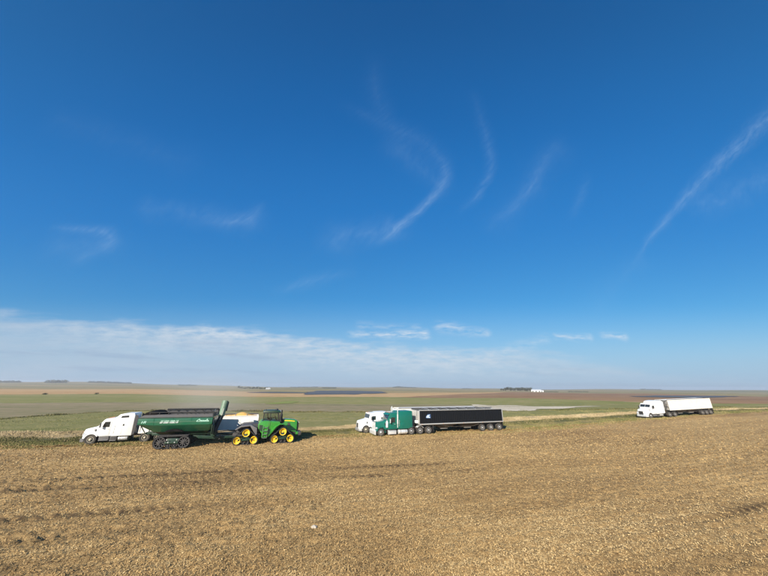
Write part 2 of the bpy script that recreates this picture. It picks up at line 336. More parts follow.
# ------------------------------------------------------------------ mesh helpers
def tag(o, label=None, cat=None, group=None, kind=None):
    if label: o['label'] = label
    if cat: o['category'] = cat
    if group: o['group'] = group
    if kind: o['kind'] = kind
    return o
def empty(name, loc, rz=0.0, pitch=0.0):
    o = bpy.data.objects.new(name, None); o.empty_display_size = 0.5; col.objects.link(o)
    o.rotation_euler = (0, pitch, rz); o.location = loc
    return o
class MB:
    def __init__(s): s.v, s.f = [], []
    def add(s, vs, fs):
        n = len(s.v); s.v += [tuple(p) for p in vs]; s.f += [tuple(i + n for i in f) for f in fs]; return s
    def box(s, x0, x1, y0, y1, z0, z1):
        if x0 > x1: x0, x1 = x1, x0
        if y0 > y1: y0, y1 = y1, y0
        v = [(x, y, z) for x in (x0, x1) for y in (y0, y1) for z in (z0, z1)]
        return s.add(v, [(0, 1, 3, 2), (4, 6, 7, 5), (0, 4, 5, 1), (2, 3, 7, 6), (0, 2, 6, 4), (1, 5, 7, 3)])
    def prism(s, prof, y0, y1, top_in=0.0):
        """outline (x, z) pushed along y"""
        if sum(prof[i][0] * prof[(i + 1) % len(prof)][1] - prof[(i + 1) % len(prof)][0] * prof[i][1] for i in range(len(prof))) < 0: prof = prof[::-1]
        if y0 > y1: y0, y1 = y1, y0
        n = len(prof)
        v = [(x, y0, z) for x, z in prof] + [(x, y1, z) for x, z in prof]
        f = [tuple(range(n)), tuple(range(2 * n - 1, n - 1, -1))] + [((i + 1) % n, i, n + i, n + (i + 1) % n) for i in range(n)]
        return s.add(v, f)
    def loft(s, secs, caps=True, closed=True):
        n = len(secs[0]); v = [p for q in secs for p in q]; f = []
        for k in range(len(secs) - 1):
            for i in range(n if closed else n - 1):
                j = (i + 1) % n
                f.append((k * n + i, k * n + j, (k + 1) * n + j, (k + 1) * n + i))
        if caps: f += [tuple(range(n - 1, -1, -1)), tuple(range((len(secs) - 1) * n, len(secs) * n))]
        return s.add(v, f)
    def tube(s, pts, r, n=8, r1=None):
        pts = [Vector(p) for p in pts]; secs = []
        for i, p in enumerate(pts):
            d = (pts[min(i + 1, len(pts) - 1)] - pts[max(i - 1, 0)]).normalized()
            a = d.orthogonal().normalized() if i == 0 else (last - d * last.dot(d)).normalized()
            last = a; b = d.cross(a)
            rr = r if r1 is None else r + (r1 - r) * i / (len(pts) - 1)
            secs.append([p + (a * math.cos(t) + b * math.sin(t)) * rr for t in [2 * math.pi * k / n for k in range(n)]])
        return s.loft(secs)
    def lathe(s, prof, c, n=24, axis='y', ring=False):
        """prof (radius, offset along the axis)"""
        secs = []
        for r, h in prof:
            q = []
            for k in range(n):
                t = 2 * math.pi * k / n; a, b = r * math.cos(t), r * math.sin(t)
                q.append((c[0] + a, c[1] + h, c[2] + b) if axis == 'y' else ((c[0] + a, c[1] + b, c[2] + h) if axis == 'z' else (c[0] + h, c[1] + a, c[2] + b)))
            secs.append(q)
        if ring: secs.append(secs[0])
        return s.loft(secs, caps=not ring)
    def arc(s, cx, cz, r0, r1, a0, a1, y0, y1, n=12):
        """arched band between two radii, angles in degrees"""
        for k in range(n):
            t0, t1 = R(a0 + (a1 - a0) * k / n), R(a0 + (a1 - a0) * (k + 1) / n)
            s.prism([(cx + r0 * math.cos(t0), cz + r0 * math.sin(t0)), (cx + r1 * math.cos(t0), cz + r1 * math.sin(t0)),
                     (cx + r1 * math.cos(t1), cz + r1 * math.sin(t1)), (cx + r0 * math.cos(t1), cz + r0 * math.sin(t1))], y0, y1)
        return s
    def mesh(s, name, mat, bevel=0.0, smooth=35):
        me = bpy.data.meshes.new(name); me.from_pydata(s.v, [], s.f)
        bm = bmesh.new(); bm.from_mesh(me)
        bmesh.ops.remove_doubles(bm, verts=bm.verts, dist=1e-5)
        bmesh.ops.recalc_face_normals(bm, faces=bm.faces)
        if bevel:
            ed = [e for e in bm.edges if len(e.link_faces) == 2 and e.calc_face_angle(0) > R(25)]
            bmesh.ops.bevel(bm, geom=ed, offset=bevel, segments=2, profile=0.6, affect='EDGES', clamp_overlap=True)
        bm.to_mesh(me); bm.free()
        me.materials.append(M[mat])
        for p in me.polygons: p.use_smooth = True
        me.set_sharp_from_angle(angle=R(smooth))
        return me
    def build(s, name, mat, parent=None, bevel=0.0, smooth=35):
        return put(name, s.mesh(name, mat, bevel, smooth), parent)
def put(name, me, parent=None, loc=(0, 0, 0), rot=(0, 0, 0)):
    o = bpy.data.objects.new(name, me); col.objects.link(o); o.parent = parent
    o.location = loc; o.rotation_euler = rot
    return o

# ------------------------------------------------------------------ land
def sstep(t):
    t = np.clip(t, 0, 1); return t * t * (3 - 2 * t)
def land(X, Y):
    X = np.asarray(X, float); Y = np.asarray(Y, float); r = np.hypot(X, Y); az = np.arctan2(X, Y)
    z = 2.5 * sstep((X - 20) / 100) * (1 - sstep((r - 150) / 250))
    far = sstep((r - 900) / 2100)
    z = z + far * (7.0 + 3.0 * np.sin(az * 9 + 1) + 2.5 * np.sin(az * 23) + 15.0 * sstep((-np.degrees(az) - 25) / 20))
    z = z + sstep((r - 450) / 300) * (1 - far) * 0.8 * np.sin(az * 14 + r * 0.004)
    return z
def land1(x, y): return float(land(x, y))
BANDS = {   # field boundaries: (bearing in degrees, distance)
    'edge': [(-48.71, 53.7), (-43.51, 49.6), (-37.28, 47.8), (-20.83, 44.5), (-13.98, 44.7), (0.23, 46.7), (21.45, 56.8), (38.31, 83.2), (44.78, 100.2), (50.06, 115.1)],
    'ditch': [(-48.83, 57.4), (-43.62, 52.9), (-37.37, 50.8), (-20.91, 47.9), (-14.03, 47.9), (0.22, 51.5), (21.54, 65.1), (38.40, 90.7), (44.84, 107.4), (50.10, 120.9)],
    'dryb': [(-48.95, 62.0), (-43.75, 57.3), (-37.47, 54.1), (-20.97, 50.9), (-14.07, 51.0), (0.22, 55.2), (21.60, 70.7), (38.46, 97.3), (44.88, 112.0), (50.12, 123.7)],
    'dryt': [(-49.12, 69.7), (-43.93, 64.9), (-37.64, 61.5), (-21.04, 54.9), (-14.11, 54.6), (0.22, 59.6), (21.68, 81.0), (38.53, 104.9), (44.93, 117.7), (50.15, 128.6)],
    'green': [(-49.49, 95.5), (-44.41, 101.1), (-38.19, 108.1), (-21.39, 91.8), (-14.35, 87.9), (0.20, 86.0), (21.78, 100.2), (38.60, 113.6), (44.96, 123.4), (50.17, 131.5)],
    'mauve': [(-49.93, 173.2), (-44.74, 165.2), (-38.42, 160.0), (-21.55, 133.7), (-14.47, 127.7), (0.19, 125.5), (21.91, 136.3), (38.71, 133.5), (45.03, 136.1), (50.21, 140.8)],
    'tanb': [(-50.17, 312.9), (-44.99, 312.0), (-38.66, 314.4), (-21.68, 214.1), (-14.57, 213.5), (0.18, 223.0), (22.02, 195.9), (38.77, 148.5), (45.08, 145.6), (50.26, 154.2)],
    'tant': [(-50.33, 663.1), (-45.15, 711.2), (-38.80, 746.5), (-21.80, 432.0), (-14.64, 378.7), (0.17, 383.8), (22.12, 625.4), (39.01, 780.3), (45.30, 588.7), (50.45, 551.4)],
    'rim': [(-50, 3000), (50, 3000)],
}
ORDER = list(BANDS)
def bound(key, az):
    """distance of a field boundary at bearings az (degrees)"""
    k = ORDER.index(key); b = BANDS[key]
    A = np.array([p[0] for p in b]); Q = 1.0 / np.array([p[1] for p in b])
    qe = 1.0 / (3000.0 - 12 * (len(ORDER) - k))
    # straight run-on a little beyond the frame, then out to the rim
    qa = Q[0] + (Q[0] - Q[1]) / (A[0] - A[1]) * 0.35 * (-64 - A[0]) if len(b) > 2 else Q[0]
    qb = Q[-1] + (Q[-1] - Q[-2]) / (A[-1] - A[-2]) * 0.35 * (64 - A[-1]) if len(b) > 2 else Q[-1]
    lim = 1.0 / (60.0 + 22 * k)
    qa = min(max(qa, Q[0] * 0.6), Q[0] * 1.3); qb = min(max(qb, Q[-1] * 0.6), Q[-1] * 1.2)
    A = np.concatenate(([-180, -88, -64], A, [64, 88, 180])); Q = np.concatenate(([qe, qe, qa], Q, [qb, qe, qe]))
    wob = 1 + (0.012 * vnoise(np.asarray(az, float) * 0.8 + 50, np.zeros_like(np.asarray(az, float)) + k, 71) + 0.012 * vnoise(np.asarray(az, float) * 3.1 + 50, np.zeros_like(np.asarray(az, float)) + k, 72)) * (1 if key != 'rim' else 0)
    return wob / np.interp(az, A, Q)

def vnoise(x, y, seed):
    xi = np.floor(x).astype(np.int64); yi = np.floor(y).astype(np.int64); fx = x - xi; fy = y - yi
    fx = fx * fx * (3 - 2 * fx); fy = fy * fy * (3 - 2 * fy)
    def hsh(a, b):
        h = (a * 374761393 + b * 668265263 + seed * 1442695041) & 0xFFFFFFFF
        h = ((h ^ (h >> 13)) * 1274126177) & 0xFFFFFFFF
        return ((h ^ (h >> 16)) & 0xFFFF) / 65535.0
    a, b, c, d = hsh(xi, yi), hsh(xi + 1, yi), hsh(xi, yi + 1), hsh(xi + 1, yi + 1)
    return (a * (1 - fx) + b * fx) * (1 - fy) + (c * (1 - fx) + d * fx) * fy - 0.5
ROW = R(17)
TRACKS = [((-18.5, 22.6), R(13), 14), ((-15.0, 15.6), R(16), 9), ((21.5, 17.5), R(24), 6), ((2.0, 26.5), R(15), 9)]
def track_mask(X, Y):
    m = np.zeros_like(np.asarray(X, float))
    for (px, py), hd, reach in TRACKS:
        la = (X - px) * math.cos(hd) + (Y - py) * math.sin(hd); lc = -(X - px) * math.sin(hd) + (Y - py) * math.cos(hd)
        for off in (0.0, 2.6):
            d = np.abs(lc - off + 0.25 * np.sin(la * 0.15))
            lug = 0.62 + 0.55 * np.sin((la + d * 0.8) * 2 * math.pi / 0.72 + 0.9)  # lug shading painted in as dark bands across the exposed track soil
            m = np.maximum(m, lug * np.clip(1 - d / 0.62, 0, 1) ** 0.6 * np.clip((reach - np.abs(la)) / 6, 0, 1) * np.clip(0.75 + 1.1 * vnoise(la * 0.35, lc * 0.5, 61), 0, 1))
    return m
def relief(X, Y):
    """ruts, clods and residue windrows on the stubble"""
    a = X * math.cos(ROW) + Y * math.sin(ROW); c = -X * math.sin(ROW) + Y * math.cos(ROW)
    z = 0.055 * vnoise(a * 0.45, c * 1.1, 1) + 0.075 * vnoise(a * 1.6, c * 2.6, 2) + 0.055 * vnoise(a * 4.5, c * 6.0, 3) + 0.032 * vnoise(a * 11, c * 13, 4)
    big = np.clip(vnoise(a * 0.13, c * 0.35, 9) * 3 + 0.1, 0, 1)
    z = z + big * 0.12 * np.clip(vnoise(a * 2.6, c * 3.2, 5) + 0.05, -0.4, 0.5)
    z = z + 0.02 * np.sin(c * 2 * math.pi / 0.76)
    for (px, py), hd, reach in TRACKS:
        la = (X - px) * math.cos(hd) + (Y - py) * math.sin(hd); lc = -(X - px) * math.sin(hd) + (Y - py) * math.cos(hd)
        for off in (0.0, 2.6):
            d = np.abs(lc - off + 0.25 * np.sin(la * 0.15)); m = np.clip(1 - d / 0.46, 0, 1) * np.clip((reach - np.abs(la)) / 6, 0, 1)
            z = z - m * 0.05 + m * 0.13 * np.sin((la + d * 0.8) * 2 * math.pi / 0.72) * np.clip(0.6 + 1.2 * vnoise(la * 0.5, lc * 0.7, 6), 0, 1.2)
    return z
def grid_mesh(name, X, Y, Z, mat, wrap=False):
    nr, na = X.shape
    me = bpy.data.meshes.new(name)
    co = np.stack([X, Y, Z], -1).reshape(-1, 3).astype(np.float32)
    i = np.arange(nr - 1)[:, None] * na; nn = na if wrap else na - 1; j = np.arange(nn)[None, :]; j2 = (j + 1) % na
    q = np.stack([i + j, i + na + j, i + na + j2, i + j2], -1).reshape(-1, 4)[:, ::-1].astype(np.int32)
    me.vertices.add(len(co)); me.vertices.foreach_set('co', co.ravel())
    me.loops.add(q.size); me.loops.foreach_set('vertex_index', q.ravel().copy())
    me.polygons.add(len(q)); me.polygons.foreach_set('loop_start', np.arange(0, q.size, 4, dtype=np.int32))
    me.polygons.foreach_set('use_smooth', np.ones(len(q), bool))
    me.update(calc_edges=True); me.validate(); me.materials.append(M[mat])
    o = bpy.data.objects.new(name, me); col.objects.link(o)
    return o
az_d = np.concatenate([np.linspace(-180, -63, 60, endpoint=False), np.linspace(-63, 63, 900), np.linspace(63, 180, 60)[1:-1]])
t = np.concatenate([np.linspace(0, 1, 520)])
re_ = bound('edge', az_d)
r0 = 9.0
rr = r0 * (re_[None, :] / r0) ** t[:, None]
rr = np.concatenate([np.array([[0.3], [2.0], [5.0]]) * np.ones((1, len(az_d))), rr], 0)
AZ = np.radians(az_d)[None, :] * np.ones_like(rr)
X, Y = rr * np.sin(AZ), rr * np.cos(AZ)
edge_fade = np.clip((re_[None, :] - rr) / 1.0, 0, 1) * (np.abs(np.degrees(AZ)) < 75)
Z = land(X, Y) + relief(X, Y) * edge_fade
fo = tag(grid_mesh('stubble_field', X, Y, Z, 'stubble_soil', True), kind='structure')
at_ = fo.data.attributes.new('bare_lug_shade', 'FLOAT', 'POINT'); at_.data.foreach_set('value', track_mask(X, Y).astype(np.float32).ravel())
_nt = M['stubble_soil'].node_tree; _p = _nt.nodes['Principled BSDF']; _src = _p.inputs['Base Color'].links[0].from_socket
_a = _nt.nodes.new('ShaderNodeAttribute'); _a.attribute_name = 'bare_lug_shade'
_nt.links.new(mixc(_nt, NX(_nt, _a.outputs['Fac']) * 0.95, _src, (0.085, 0.055, 0.030)), _p.inputs['Base Color'])  # exposed soil colour with the lug shading painted into it

az_s = np.linspace(-88, 88, 560)
def strip(name, k0, k1, mat, a0=-88, a1=88, rows=24, lumps=0.0, slant=0.0):
    az = np.concatenate(([a0], az_s[(az_s > a0) & (az_s < a1)], [a1]))
    b0, b1 = bound(k0, az), bound(k1, az)
    t = np.linspace(0, 1, rows)[:, None]
    AD = np.repeat(az[None], rows, 0)
    if slant:                                            # the inner end swings from near to far
        sh = slant * (t - 0.5) + 0.5 * np.sin(t * 17)
        AD = (a0 + (AD - a0) * (a1 + sh - a0) / (a1 - a0)) if a1 < 80 else (a1 - (a1 - AD) * (a1 - a0 - sh) / (a1 - a0))
    b0, b1 = bound(k0, AD), bound(k1, AD)
    rr = b0 * (b1 / b0) ** t
    A = np.radians(AD); X, Y = rr * np.sin(A), rr * np.cos(A)
    Z = land(X, Y) + lumps * (vnoise(X * 0.5, Y * 0.5, 21) + 0.5 * vnoise(X * 1.7, Y * 1.7, 22)) * np.sin(np.pi * t)
    return tag(grid_mesh(name, X, Y, Z, mat), kind='structure')
strip('grass_verge', 'edge', 'ditch', 'verge_soil', lumps=0.15)
strip('ditch', 'ditch', 'dryb', 'ditch_soil', lumps=0.2)
strip('dry_grass_bank', 'dryb', 'dryt', 'dry_grass_soil', lumps=0.15)
strip('pasture', 'dryt', 'green', 'pasture_green')
strip('fallow_field', 'green', 'mauve', 'fallow_mauve', a1=20, slant=-12, rows=40)
strip('pasture', 'green', 'mauve', 'pasture_green', a0=20, slant=-12, rows=40)
strip('crop_field', 'mauve', 'tanb', 'crop_green')
strip('harvested_field', 'tanb', 'tant', 'harvested_tan', a1=12, slant=20, rows=60)
strip('ploughed_field', 'tanb', 'tant', 'ploughed_red', a0=12, slant=20, rows=60)
strip('far_prairie', 'tant', 'rim', 'far_olive', rows=60)
def sheet(name, pts, mat, lift):
    """thin patch lying on the land; outline in world metres"""
    c = Vector((sum(p[0] for p in pts) / len(pts), sum(p[1] for p in pts) / len(pts)))
    out = []
    n = len(pts)
    for i in range(n):                                   # rounded, uneven outline
        p0, p1, p2, p3 = (Vector(pts[(i + k - 1) % n]) for k in range(4))
        for k in range(8):
            s = k / 8
            q = 0.5 * ((2 * p1) + (p2 - p0) * s + (2 * p0 - 5 * p1 + 4 * p2 - p3) * s * s + (3 * p1 - p0 - 3 * p2 + p3) * s ** 3)
            an = (i + k / 8) * 2 * math.pi / n
            out.append(c + (q - c) * (1 + 0.07 * math.sin(3 * an + c.x) + 0.05 * math.sin(7 * an + c.y) + 0.04 * math.sin(13 * an + c.x) + random.uniform(-0.03, 0.03)))
    v, f = [], []
    rings = [0.0, 0.35, 0.7, 1.0]
    m = len(out)
    for s in rings[1:]:
        for q in out:
            w = c + (q - c) * s; v.append((w.x, w.y, land1(w.x, w.y) + lift))
    v.append((c.x, c.y, land1(c.x, c.y) + lift)); e = len(v) - 1
    for i in range(m): f.append((i, (i + 1) % m, e))
    for k in range(2):
        for i in range(m):
            f.append((k * m + i, (k + 1) * m + i, (k + 1) * m + (i + 1) % m, k * m + (i + 1) % m))
    mb = MB(); mb.add(v, f)
    return tag(mb.build(name, mat), kind='structure')
sheet('slough_water', [(-101.7, 462), (-98.2, 560), (-20.4, 560), (1.2, 413.8), (-10.8, 315), (-46.4, 285), (-75.9, 296)], 'slough_water', 0.25)
sheet('slough_water', [(-150, 345), (-128, 372), (-98, 365), (-80, 330), (-100, 312), (-130, 322)], 'slough_water', 0.25)
sheet('slough_water', [(232, 300), (270, 330), (330, 372), (395, 366), (372, 336), (300, 292), (250, 272)], 'slough_water', 0.3)
sheet('alkali_flat', [(22, 100), (25, 116), (31, 118), (36, 124.5), (41, 119), (46, 121), (51, 112), (56, 108), (66, 103), (60, 101), (55, 97), (49, 97.5), (42.7, 92), (36, 93.5), (30, 90), (25, 93)], 'alkali_crust', 0.06)
sheet('weed_patch', [(-44.5, 122), (-43.5, 143), (-38, 144), (-37, 124)], 'lime_growth', 0.08)

def bits_mesh(name, co, quads, shade, mat):
    me = bpy.data.meshes.new(name)
    me.vertices.add(len(co)); me.vertices.foreach_set('co', co.astype(np.float32).ravel())
    k = quads.shape[1]
    me.loops.add(quads.size); me.loops.foreach_set('vertex_index', quads.astype(np.int32).ravel())
    me.polygons.add(len(quads)); me.polygons.foreach_set('loop_start', np.arange(0, quads.size, k, dtype=np.int32))
    me.update(calc_edges=True)
    at = me.attributes.new('shade', 'FLOAT', 'FACE'); at.data.foreach_set('value', shade.astype(np.float32))
    me.materials.append(M[mat])
    o = bpy.data.objects.new(name, me); col.objects.link(o)
    return o
def straw(n):
    az = np.radians(rng.uniform(-58, 58, n)); r = 1.0 / rng.uniform(1 / 95.0, 1 / 11.0, n)
    r = np.minimum(r, bound('edge', np.degrees(az)) - 0.3)
    X, Y = r * np.sin(az), r * np.cos(az)
    Z = land(X, Y) + relief(X, Y) + rng.uniform(0.005, 0.035, n)
    chip = rng.random(n) < 0.62
    L = np.where(chip, rng.uniform(0.02, 0.06, n), rng.uniform(0.05, 0.17, n)); W = np.where(chip, rng.uniform(0.012, 0.035, n), rng.uniform(0.006, 0.012, n))
    W = W * np.clip(r / 18, 1, 3.0); L = L * np.clip(r / 24, 1, 2.4)
    ya = rng.uniform(0, 2 * np.pi, n); ti = rng.normal(0, 0.35, n); ro = rng.normal(0, 0.5, n)
    d = np.stack([np.cos(ya) * np.cos(ti), np.sin(ya) * np.cos(ti), np.sin(ti)], -1)
    s = np.stack([-np.sin(ya) * np.cos(ro), np.cos(ya) * np.cos(ro), np.sin(ro)], -1)
    c = np.stack([X, Y, Z + np.abs(np.sin(ti)) * L * 0.5], -1)
    a, b = d * L[:, None] / 2, s * W[:, None] / 2
    co = np.stack([c - a - b, c + a - b, c + a + b, c - a + b], 1).reshape(-1, 3)
    q = np.arange(n * 4).reshape(-1, 4)
    pa = X * math.cos(ROW) + Y * math.sin(ROW); pc = -X * math.sin(ROW) + Y * math.cos(ROW)
    sh = np.clip(rng.beta(2.2, 1.9, n) + 0.55 * vnoise(pa * 0.25, pc * 0.9, 31) + 0.25 * vnoise(pa, pc * 2, 32) + 0.6 * vnoise(pa * 0.06, pc * 0.22, 33), 0, 1)
    sh = 0.5 + (sh - 0.5) * np.clip(1.25 - r / 75, 0.45, 1.0)
    tm = track_mask(X, Y); sh = np.clip(sh - 0.45 * tm, 0, 1); keep = rng.random(n) > tm * 1.1
    co = co.reshape(n, 4, 3)[keep].reshape(-1, 3); sh = sh[keep]; q = np.arange(len(sh) * 4).reshape(-1, 4)
    return bits_mesh('straw_litter', co, q, sh, 'straw')
tag(straw(430000), kind='stuff')
def blades(name, k0, k1, n, hmin, hmax, mat, amax=56, lean=0.35, wid=0.035, spread=0.18, ragged=0.08):
    """upright tufts of three-sided blades scattered between two field boundaries"""
    az = rng.uniform(-amax, amax, n); b0, b1 = bound(k0, az), bound(k1, az)
    t = np.where(rng.random(n) < ragged, -rng.random(n) ** 1.8 * 0.55, rng.random(n)); r = b0 + (b1 - b0) * t; a = np.radians(az)
    X, Y = r * np.sin(a), r * np.cos(a)
    clump = np.clip(0.65 + 1.5 * vnoise(X * 0.35, Y * 0.35, 41) + 0.5 * vnoise(X * 1.3, Y * 1.3, 42), 0.15, 1.5)
    Z = land(X, Y) - 0.05
    nb = 4
    X = np.repeat(X, nb) + rng.normal(0, spread, n * nb); Y = np.repeat(Y, nb) + rng.normal(0, spread, n * nb); Z = np.repeat(Z, nb); cl = np.repeat(clump, nb)
    m = n * nb
    Hh = rng.uniform(hmin, hmax, m) * cl; ya = rng.uniform(0, np.pi, m); w = wid * rng.uniform(0.6, 1.6, m) * np.clip(np.repeat(r, nb) / 55, 1, 2)
    dx, dy = np.cos(ya) * w, np.sin(ya) * w
    lx, ly = rng.normal(0, lean, m) * Hh, rng.normal(0, lean, m) * Hh
    co = np.stack([np.stack([X - dx, Y - dy, Z], -1), np.stack([X + dx, Y + dy, Z], -1), np.stack([X + lx, Y + ly, Z + Hh + 0.05], -1)], 1).reshape(-1, 3)
    sh = np.clip(rng.beta(2, 2, m) + 0.5 * np.repeat(vnoise(az * 0.8, r * 0.3, 43), nb), 0, 1)
    return tag(bits_mesh(name, co, np.arange(m * 3).reshape(-1, 3), sh, mat), kind='stuff')
blades('verge_grass', 'edge', 'ditch', 34000, 0.06, 0.20, 'verge_grass', wid=0.028, ragged=0.20)
blades('ditch_grass', 'ditch', 'dryb', 22000, 0.08, 0.26, 'ditch_grass', wid=0.028)
blades('pasture_grass', 'dryt', 'green', 18000, 0.03, 0.09, 'pasture_blades', wid=0.04, spread=0.35, ragged=0.03)
blades('margin_weeds', 'green', 'green', 3000, 0.08, 0.42, 'ditch_grass', amax=52, spread=0.6, wid=0.05)
blades('tall_dry_grass', 'dryb', 'dryt', 34000, 0.08, 0.28, 'dry_grass', wid=0.028)

# ------------------------------------------------------------------ wheels shared by every truck and trailer
def tyre_mesh(rad, wid, name='wheel', mat='rubber'):
    w = wid / 2; b = MB()
    b.lathe([(rad * 0.55, -w * 0.75), (rad * 0.80, -w), (rad * 0.95, -w * 0.92), (rad, -w * 0.6), (rad, w * 0.6), (rad * 0.95, w * 0.92), (rad * 0.80, w), (rad * 0.55, w * 0.75)], (0, 0, 0), 28)
    for k in range(36):                                    # tread bars standing proud
        t = 2 * math.pi * k / 36
        c, s = math.cos(t), math.sin(t); d = 0.012
        for y0, y1 in ((-w * 0.6, -w * 0.05), (w * 0.05, w * 0.6)):
            q = [(rad - 0.005, -0.025), (rad + d, -0.02), (rad + d, 0.02), (rad - 0.005, 0.025)]
            b.prism([(r_ * c - u * s, r_ * s + u * c) for r_, u in q], y0, y1)
    return b.mesh(name, mat)
def rim_mesh(rad, wid, dish, mat, name='rim', out=1):
    """disc with hand holes, hub and lip; dish is how far the disc sits in from the outer face"""
    w = wid / 2; b = MB()
    o = out
    b.lathe([(rad * 0.57, -w * 0.74), (rad * 0.57, o * (w * 0.76)), (rad * 0.52, o * (w * 0.8)), (rad * 0.48, o * (w * 0.55)), (rad * 0.46, o * (w - dish)), (rad * 0.30, o * (w - dish + 0.02)), (rad * 0.26, o * (w - dish + 0.05)), (rad * 0.17, o * (w - dish + 0.10)), (rad * 0.15, o * (w - dish + 0.16)), (0.01, o * (w - dish + 0.17))], (0, 0, 0), 24)
    for k in range(10):
        t = 2 * math.pi * k / 10
        x, z = rad * 0.22 * math.cos(t), rad * 0.22 * math.sin(t)
        b.lathe([(0.018, o * (w - dish + 0.02)), (0.018, o * (w - dish + 0.095)), (0.006, o * (w - dish + 0.10))], (x, 0, z), 6)
    return b.mesh(name, mat)
RT, RW = 0.52, 0.30
T_FRONT = tyre_mesh(RT, 0.29); T_DUAL = tyre_mesh(RT, 0.56)
RIMS = {}
def rim(mat, dish, wid, out):
    k = (mat, dish, wid, out)
    if k not in RIMS: RIMS[k] = rim_mesh(RT, wid, dish, mat, out=out)
    return RIMS[k]
def add_wheel(root, x, y, dual, mat, rad=RT):
    out = 1 if y > 0 else -1
    w = put('wheel', T_DUAL if dual else T_FRONT, root, (x, y, RT), (0, random.uniform(0, 6.28), 0))
    put('rim', rim(mat, 0.16 if dual else 0.06, 0.56 if dual else 0.29, out), w)
    return w

def poly_quad(b, pts, n, th):
    """thin plate over four or more points, th along n"""
    n = Vector(n) * th; p = [Vector(q) for q in pts]; k = len(p)
    return b.add([*p, *[q + n for q in p]], [tuple(range(k)), tuple(range(2 * k - 1, k - 1, -1))] + [(i, k + i, k + (i + 1) % k, (i + 1) % k) for i in range(k)])
def rsec(x, w, z0, z1, r, tw=1.0, n=4):
    """rounded cross section at x: half width w at the bottom, w*tw at the top"""
    pts = [(-w, z0), (w, z0)]
    W = w * tw
    for k in range(n + 1):
        t = R(90 * k / n); pts.append((W - r + r * math.cos(t), z1 - r + r * math.sin(t)))
    for k in range(n + 1):
        t = R(90 + 90 * k / n); pts.append((-W + r + r * math.cos(t), z1 - r + r * math.sin(t)))
    return [(x, y, z) for y, z in pts]

